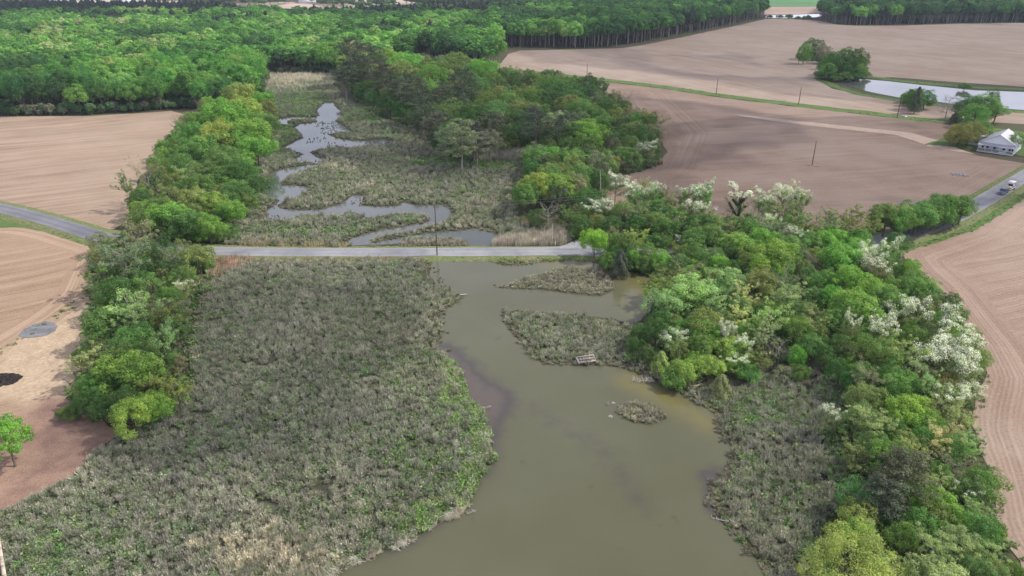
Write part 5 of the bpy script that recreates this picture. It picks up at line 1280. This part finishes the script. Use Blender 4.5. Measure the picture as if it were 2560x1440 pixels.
a = Acc(); q = [(-7, D_ - 7.4, 3.05), (.3, D_ - 7.4, 4.1), (.3, D_ - .6, 4.1), (-7, D_ - .6, 3.05)]; q2 = [(x, y, z + .12) for x, y, z in q]
poly(a, q + q2, [(0, 1, 2, 3), (4, 7, 6, 5), (0, 4, 5, 1), (1, 5, 6, 2), (2, 6, 7, 3), (3, 7, 4, 0)]); part('wing_roof', a, [M['roof']], root)
tag(root, 'white gabled farmhouse with pale metal roof and front porch', 'house')
# red trailer under the farm trees
M['red'] = simple('red_paint', (0.42, 0.025, 0.03), .45, .5, .1, 2); M['white'] = simple('white_paint', (0.72, 0.70, 0.66), .4, .5, .05, 2); M['rubber'] = simple('tyre_rubber', (0.025, 0.025, 0.025), .8, .2, .1)
def wheel(parent, x, y, r, w=.24, rim='metal'):
    a = Acc(); V, F = tube([(x, y - w / 2, r), (x, y - w / 2 + .03, r), (x, y + w / 2 - .03, r), (x, y + w / 2, r)], [r * .85, r, r, r * .85], 16); a.add(V, F); t = part('wheel', a, [M['rubber']], parent)
    a = Acc(); V, F = tube([(x, y - w / 2 - .015, r), (x, y - w / 2, r), (x, y + w / 2, r), (x, y + w / 2 + .015, r)], [.01, r * .55, r * .55, .01], 12); a.add(V, F); part('rim', a, [M[rim]], t)
g = G(2386, 307); root = empty('farm_trailer', (g.x, g.y, 0), -.1); a = Acc(); box(a, (0, 0, 1.05), (3.0, 1.7, .95)); box(a, (0, 0, .55), (2.8, 1.5, .1)); part('bed', a, [M['red']], root)
a = Acc(); box(a, (0, 0, 1.62), (3.1, 1.8, .16)); part('cover', a, [M['white']], root); wheel(root, -.9, -.8, .4); wheel(root, .9, -.8, .4); wheel(root, -.9, .8, .4); wheel(root, .9, .8, .4)
a = Acc(); box(a, (-2.2, 0, .5), (1.4, .1, .1)); part('drawbar', a, [M['metal']], root); tag(root, 'small red trailer with a white cover beneath the farm trees', 'trailer')
g = G(2262, 292); a = Acc(); box(a, (0, 0, .25), (2.6, 1.4, .1), rx=.1); box(a, (0, 0, .1), (2.2, 1.1, .2)); o = part('metal_cover', a, [M['metal']]); o.location = (g.x, g.y, 0); tag(o, 'flat grey metal cover lying on the ditch near the last pole', 'cover')
# pickup and trailer on the shoulder
A0 = G(2494, 493, .5); B0 = G(2546, 462, .5); ang = math.atan2(A0.y - B0.y, A0.x - B0.x); dirv = Vector((math.cos(ang), math.sin(ang)))
M['navy'] = simple('navy_paint', (0.055, 0.075, 0.14), .25, .6, .1, 2); M['cream'] = simple('cream_paint', (0.60, 0.54, 0.45), .5, .4, .1, 3)
g = G(2507, 484, .4); root = empty('pickup_truck', (g.x, g.y, .38), ang)
def prism(a, prof, y0, y1, m=0, inset=None):
    n = len(prof); y0i, y1i = (y0, y1)
    V = [(x, y0 + (inset[i] if inset else 0), z) for i, (x, z) in enumerate(prof)] + [(x, y1 - (inset[i] if inset else 0), z) for i, (x, z) in enumerate(prof)]
    for i in range(n):
        j = (i + 1) % n; a.add(np.array([V[i], V[j], V[j + n], V[i + n]]), [(0, 1, 2, 3)], m)
    c0 = np.mean(np.array(V[:n]), 0); c1 = np.mean(np.array(V[n:]), 0)
    for i in range(n):
        j = (i + 1) % n; a.add(np.array([V[i], V[j], c0, c0]), [(0, 1, 2, 3)], m); a.add(np.array([V[i + n], V[j + n], c1, c1]), [(0, 1, 2, 3)], m)
a = Acc(); prism(a, [(2.75, .5), (2.8, .85), (2.6, 1.08), (1.25, 1.18), (-.95, 1.18), (-.95, 1.15), (-2.75, 1.15), (-2.8, .55), (-2.2, .42), (2.3, .42)], -.98, .98); body = part('body', a, [M['navy']], root)
a = Acc(); prism(a, [(1.3, 1.17), (.55, 1.82), (-.75, 1.84), (-1.0, 1.17)], -.92, .92, inset=[0, .16, .16, 0]); part('cab', a, [M['navy']], root)
a = Acc(); poly(a, [(1.30, -.8, 1.22), (1.30, .8, 1.22), (.62, .68, 1.79), (.62, -.68, 1.79)], [(0, 1, 2, 3)]); part('windscreen', a, [M['glass']], root)
for s_ in (-1, 1):
    a = Acc(); poly(a, [(1.05, s_ * .945, 1.24), (-.85, s_ * .945, 1.24), (-.68, s_ * .80, 1.76), (.5, s_ * .80, 1.76)], [(0, 1, 2, 3)]); part('side_window', a, [M['glass']], root)
    a = Acc(); box(a, (2.78, s_ * .72, .82), (.08, .36, .2)); part('headlight', a, [M['ceramic']], root)
a = Acc(); box(a, (-1.85, 0, 1.17), (1.6, 1.6, .03)); part('bed_floor', a, [M['rubber']], root); a = Acc(); box(a, (2.84, 0, .55), (.12, 1.9, .2)); part('bumper', a, [M['metal']], root)
for x_ in (1.8, -1.75):
    for s_ in (-.88, .88): wheel(root, x_, s_, .40)
tag(root, 'dark blue pickup truck parked on the grassy shoulder of the road', 'pickup truck')
g2 = Vector((g.x, g.y)) - dirv * 6.3; root = empty('flatbed_trailer', (g2.x, g2.y, .38), ang)
a = Acc(); box(a, (0, 0, .62), (5.2, 2.0, .12)); box(a, (0, 1.0, .75), (5.2, .06, .2)); box(a, (0, -1.0, .75), (5.2, .06, .2)); part('deck', a, [M['cream']], root)
a = Acc(); box(a, (3.1, 0, .55), (1.3, .12, .12)); part('drawbar', a, [M['metal']], root)
for x_ in (-.5, -1.3):
    for s_ in (-1.12, 1.12): wheel(root, x_, s_, .34)
tag(root, 'cream flatbed trailer hitched behind the dark blue pickup', 'trailer')
root = empty('utility_cart', (g2.x, g2.y, 1.08), ang)
a = Acc(); prism(a, [(1.9, .3), (1.8, .75), (1.0, .9), (.6, .5), (-.4, .5), (-.5, .85), (-1.9, .85), (-1.9, .3)], -.75, .75); part('body', a, [M['cream']], root)
a = Acc(); box(a, (.1, 0, .62), (.5, 1.3, .15)); box(a, (-.25, 0, .95), (.12, 1.3, .6)); part('seat', a, [M['rubber']], root)
a = Acc(); box(a, (-.6, 0, 2.0), (3.2, 1.9, .10)); box(a, (-.6, 0, 2.07), (2.9, 1.6, .06)); part('canopy', a, [M['white']], root)
for x_ in (.85, -2.0):
    for s_ in (-.8, .8): a = Acc(); box(a, (x_, s_, 1.3), (.06, .06, 1.4)); part('canopy_post', a, [M['metal']], root)
for x_ in (1.3, -1.3):
    for s_ in (-.72, .72): wheel(root, x_, s_, .3, .2)
tag(root, 'cream cart under a flat white canopy riding on the trailer', 'cart')
# farm buildings seen tiny among the farthest fields
for i, (x, y, w, lab) in enumerate(((770, 8, 30, 'tiny pale farm building beyond the woods beside the big round tree'), (312, 7, 22, 'tiny white farm shed beyond the dark pines'), (148, 3.5, 30, 'tiny white building on the horizon above the dark pines'), (2085, -3, 22, 'tiny white shed beyond the green field'))):
    g = G(x, y); root = empty('farm_building', (g.x, g.y, 0), .2 * i); a = Acc(); box(a, (0, 0, 3), (w, 12, 6)); part('wall', a, [M['siding']], root)
    a = Acc(); prism(a, [(-w / 2 - .5, 6.003), (w / 2 + .5, 6.003), (w / 2 - 1, 9), (-w / 2 + 1, 9)], -6.5, 6.5); part('roof', a, [M['roof']], root); tag(root, lab, 'building')

# ------------------------------------------------------------------ sky, sun, clouds
SUN_EL, SUN_AZ = 47.0, 84.0     # azimuth clockwise from the viewing direction (+Y)
sd = Vector((math.sin(R_(SUN_AZ)) * math.cos(R_(SUN_EL)), math.cos(R_(SUN_AZ)) * math.cos(R_(SUN_EL)), math.sin(R_(SUN_EL))))
sun = bpy.data.lights.new('sun', 'SUN'); sun.energy = 4.4; sun.angle = R_(0.53); sun.color = (1, .955, .88)
so = bpy.data.objects.new('sun', sun); col.objects.link(so); so.rotation_euler = sd.to_track_quat('Z', 'Y').to_euler()
w = bpy.data.worlds.new('World'); scene.world = w; w.use_nodes = True; nt = w.node_tree; bg = nt.nodes['Background']
sky = nt.nodes.new('ShaderNodeTexSky'); sky.sky_type = 'NISHITA'; sky.sun_disc = False; sky.sun_elevation = R_(SUN_EL); sky.sun_rotation = R_(SUN_AZ); sky.dust_density = 1.6
tc = nt.nodes.new('ShaderNodeTexCoord'); nz = nt.nodes.new('ShaderNodeTexNoise'); nz.inputs['Scale'].default_value = 2.2; nz.inputs['Detail'].default_value = 5
nt.links.new(tc.outputs['Generated'], nz.inputs['Vector'])
mr = nt.nodes.new('ShaderNodeMapRange'); nt.links.new(nz.outputs['Fac'], mr.inputs[0]); mr.inputs[1].default_value = .38; mr.inputs[2].default_value = .62; mr.inputs[3].default_value = .25; mr.inputs[4].default_value = .85
sx_ = nt.nodes.new('ShaderNodeSeparateXYZ'); nt.links.new(tc.outputs['Generated'], sx_.inputs[0])
hz = nt.nodes.new('ShaderNodeMapRange'); nt.links.new(sx_.outputs[2], hz.inputs[0]); hz.inputs[1].default_value = .06; hz.inputs[2].default_value = .62; hz.inputs[3].default_value = 19.0; hz.inputs[4].default_value = 8.5
cb = nt.nodes.new('ShaderNodeCombineColor'); nt.links.new(hz.outputs[0], cb.inputs[0]); nt.links.new(hz.outputs[0], cb.inputs[1])
bl_ = nt.nodes.new('ShaderNodeMath'); bl_.operation = 'MULTIPLY'; bl_.inputs[1].default_value = 1.22; nt.links.new(hz.outputs[0], bl_.inputs[0]); nt.links.new(bl_.outputs[0], cb.inputs[2])
mx = nt.nodes.new('ShaderNodeMix'); mx.data_type = 'RGBA'; nt.links.new(mr.outputs[0], mx.inputs[0]); nt.links.new(cb.outputs[0], mx.inputs[7]); nt.links.new(sky.outputs[0], mx.inputs[6]); mx.inputs[7].default_value = (6.4, 6.6, 6.9, 1)
nt.links.new(mx.outputs[2], bg.inputs['Color']); bg.inputs['Strength'].default_value = 0.102

def cloud_mat():
    t = NT('cloud_vapour'); t.n.remove(t.b)
    d = t.new('ShaderNodeBsdfDiffuse'); d.inputs[0].default_value = (.85, .85, .87, 1); tl = t.new('ShaderNodeBsdfTranslucent'); tl.inputs[0].default_value = (.9, .9, .92, 1)
    m1 = t.new('ShaderNodeMixShader'); m1.inputs[0].default_value = .6; t.lk(d.outputs[0], m1.inputs[1]); t.lk(tl.outputs[0], m1.inputs[2])
    tp = t.new('ShaderNodeBsdfTransparent'); m2 = t.new('ShaderNodeMixShader')
    # thin toward a ragged rim
    m2.inputs[0].default_value = .24
    t.lk(tp.outputs[0], m2.inputs[1]); t.lk(m1.outputs[0], m2.inputs[2]); t.lk(m2.outputs[0], t.out.inputs[0]); return t.m
M['cloud'] = cloud_mat()
def cloud(cx, cy, rx, ry, alt, seed, lab):
    """cx, cy: centre of its shadow on the ground"""
    k = alt / sd.z; c = Vector((cx, cy, 0)) + sd * k; rs = np.random.RandomState(seed)
    bm = bmesh.new(); bmesh.ops.create_icosphere(bm, subdivisions=5, radius=1)
    for v in bm.verts:
        n_ = mnoise.fractal(v.co * 1.6 + Vector((seed * 3.1, 0, 0)), .9, 2.0, 4); s = 1 + .38 * n_
        v.co = Vector((v.co.x * rx * s, v.co.y * ry * s, v.co.z * min(rx, ry) * .30 * s * (1.2 if v.co.z > 0 else .45)))
    me = bpy.data.meshes.new('cloud'); bm.to_mesh(me); bm.free(); me.materials.append(M['cloud'])
    for p in me.polygons: p.use_smooth = True
    o = ob('cloud', me, None, c); tag(o, lab, 'cloud', 'fair-weather clouds overhead'); 
USE_CLOUDS = True
if USE_CLOUDS:
    g = G(1250, 330); cloud(g.x + 10, g.y + 20, 130, 85, 520, 1, 'cloud overhead whose shadow lies on the mixed grove')
    g = G(2100, 400); cloud(g.x, g.y, 95, 70, 520, 5, 'cloud overhead whose shadow lies on the brown field')
    g = G(1700, 150); cloud(g.x + 200, g.y + 160, 300, 300, 560, 2, 'broad cloud whose shadow lies on the far woods')
    g = G(700, 880); cloud(g.x - 6, g.y, 28, 34, 500, 3, 'small cloud whose shadow lies on the lower marsh')
    g = G(100, 60); cloud(g.x - 60, g.y + 120, 260, 190, 560, 4, 'cloud overhead whose shadow lies on the distant pines')

# ------------------------------------------------------------------ haze
HAZE = 0.00008
if HAZE:
    a = Acc(); box(a, (0, 1350, 41), (5200, 3300, 84)); t = NT('haze_air'); t.n.remove(t.b); pv = t.new('ShaderNodeVolumePrincipled')
    pv.inputs['Color'].default_value = (.72, .84, 1, 1); pv.inputs['Density'].default_value = HAZE; t.lk(pv.outputs[0], t.out.inputs['Volume'])
    o = part('haze', a, [t.m]); o['kind'] = 'stuff'; o.display_type = 'WIRE'; tag(o, 'thin bluish haze lying over the whole landscape')

scene.view_settings.view_transform = 'Standard'; scene.view_settings.look = 'None'; scene.view_settings.exposure = 0.0; scene.view_settings.gamma = 1
scene.render.engine = 'CYCLES'; scene.cycles.max_bounces = 6; scene.cycles.diffuse_bounces = 3; scene.cycles.transmission_bounces = 3; scene.cycles.transparent_max_bounces = 8; scene.cycles.volume_bounces = 0
scene.cycles.use_denoising = True; scene.cycles.caustics_reflective = False; scene.cycles.caustics_refractive = False
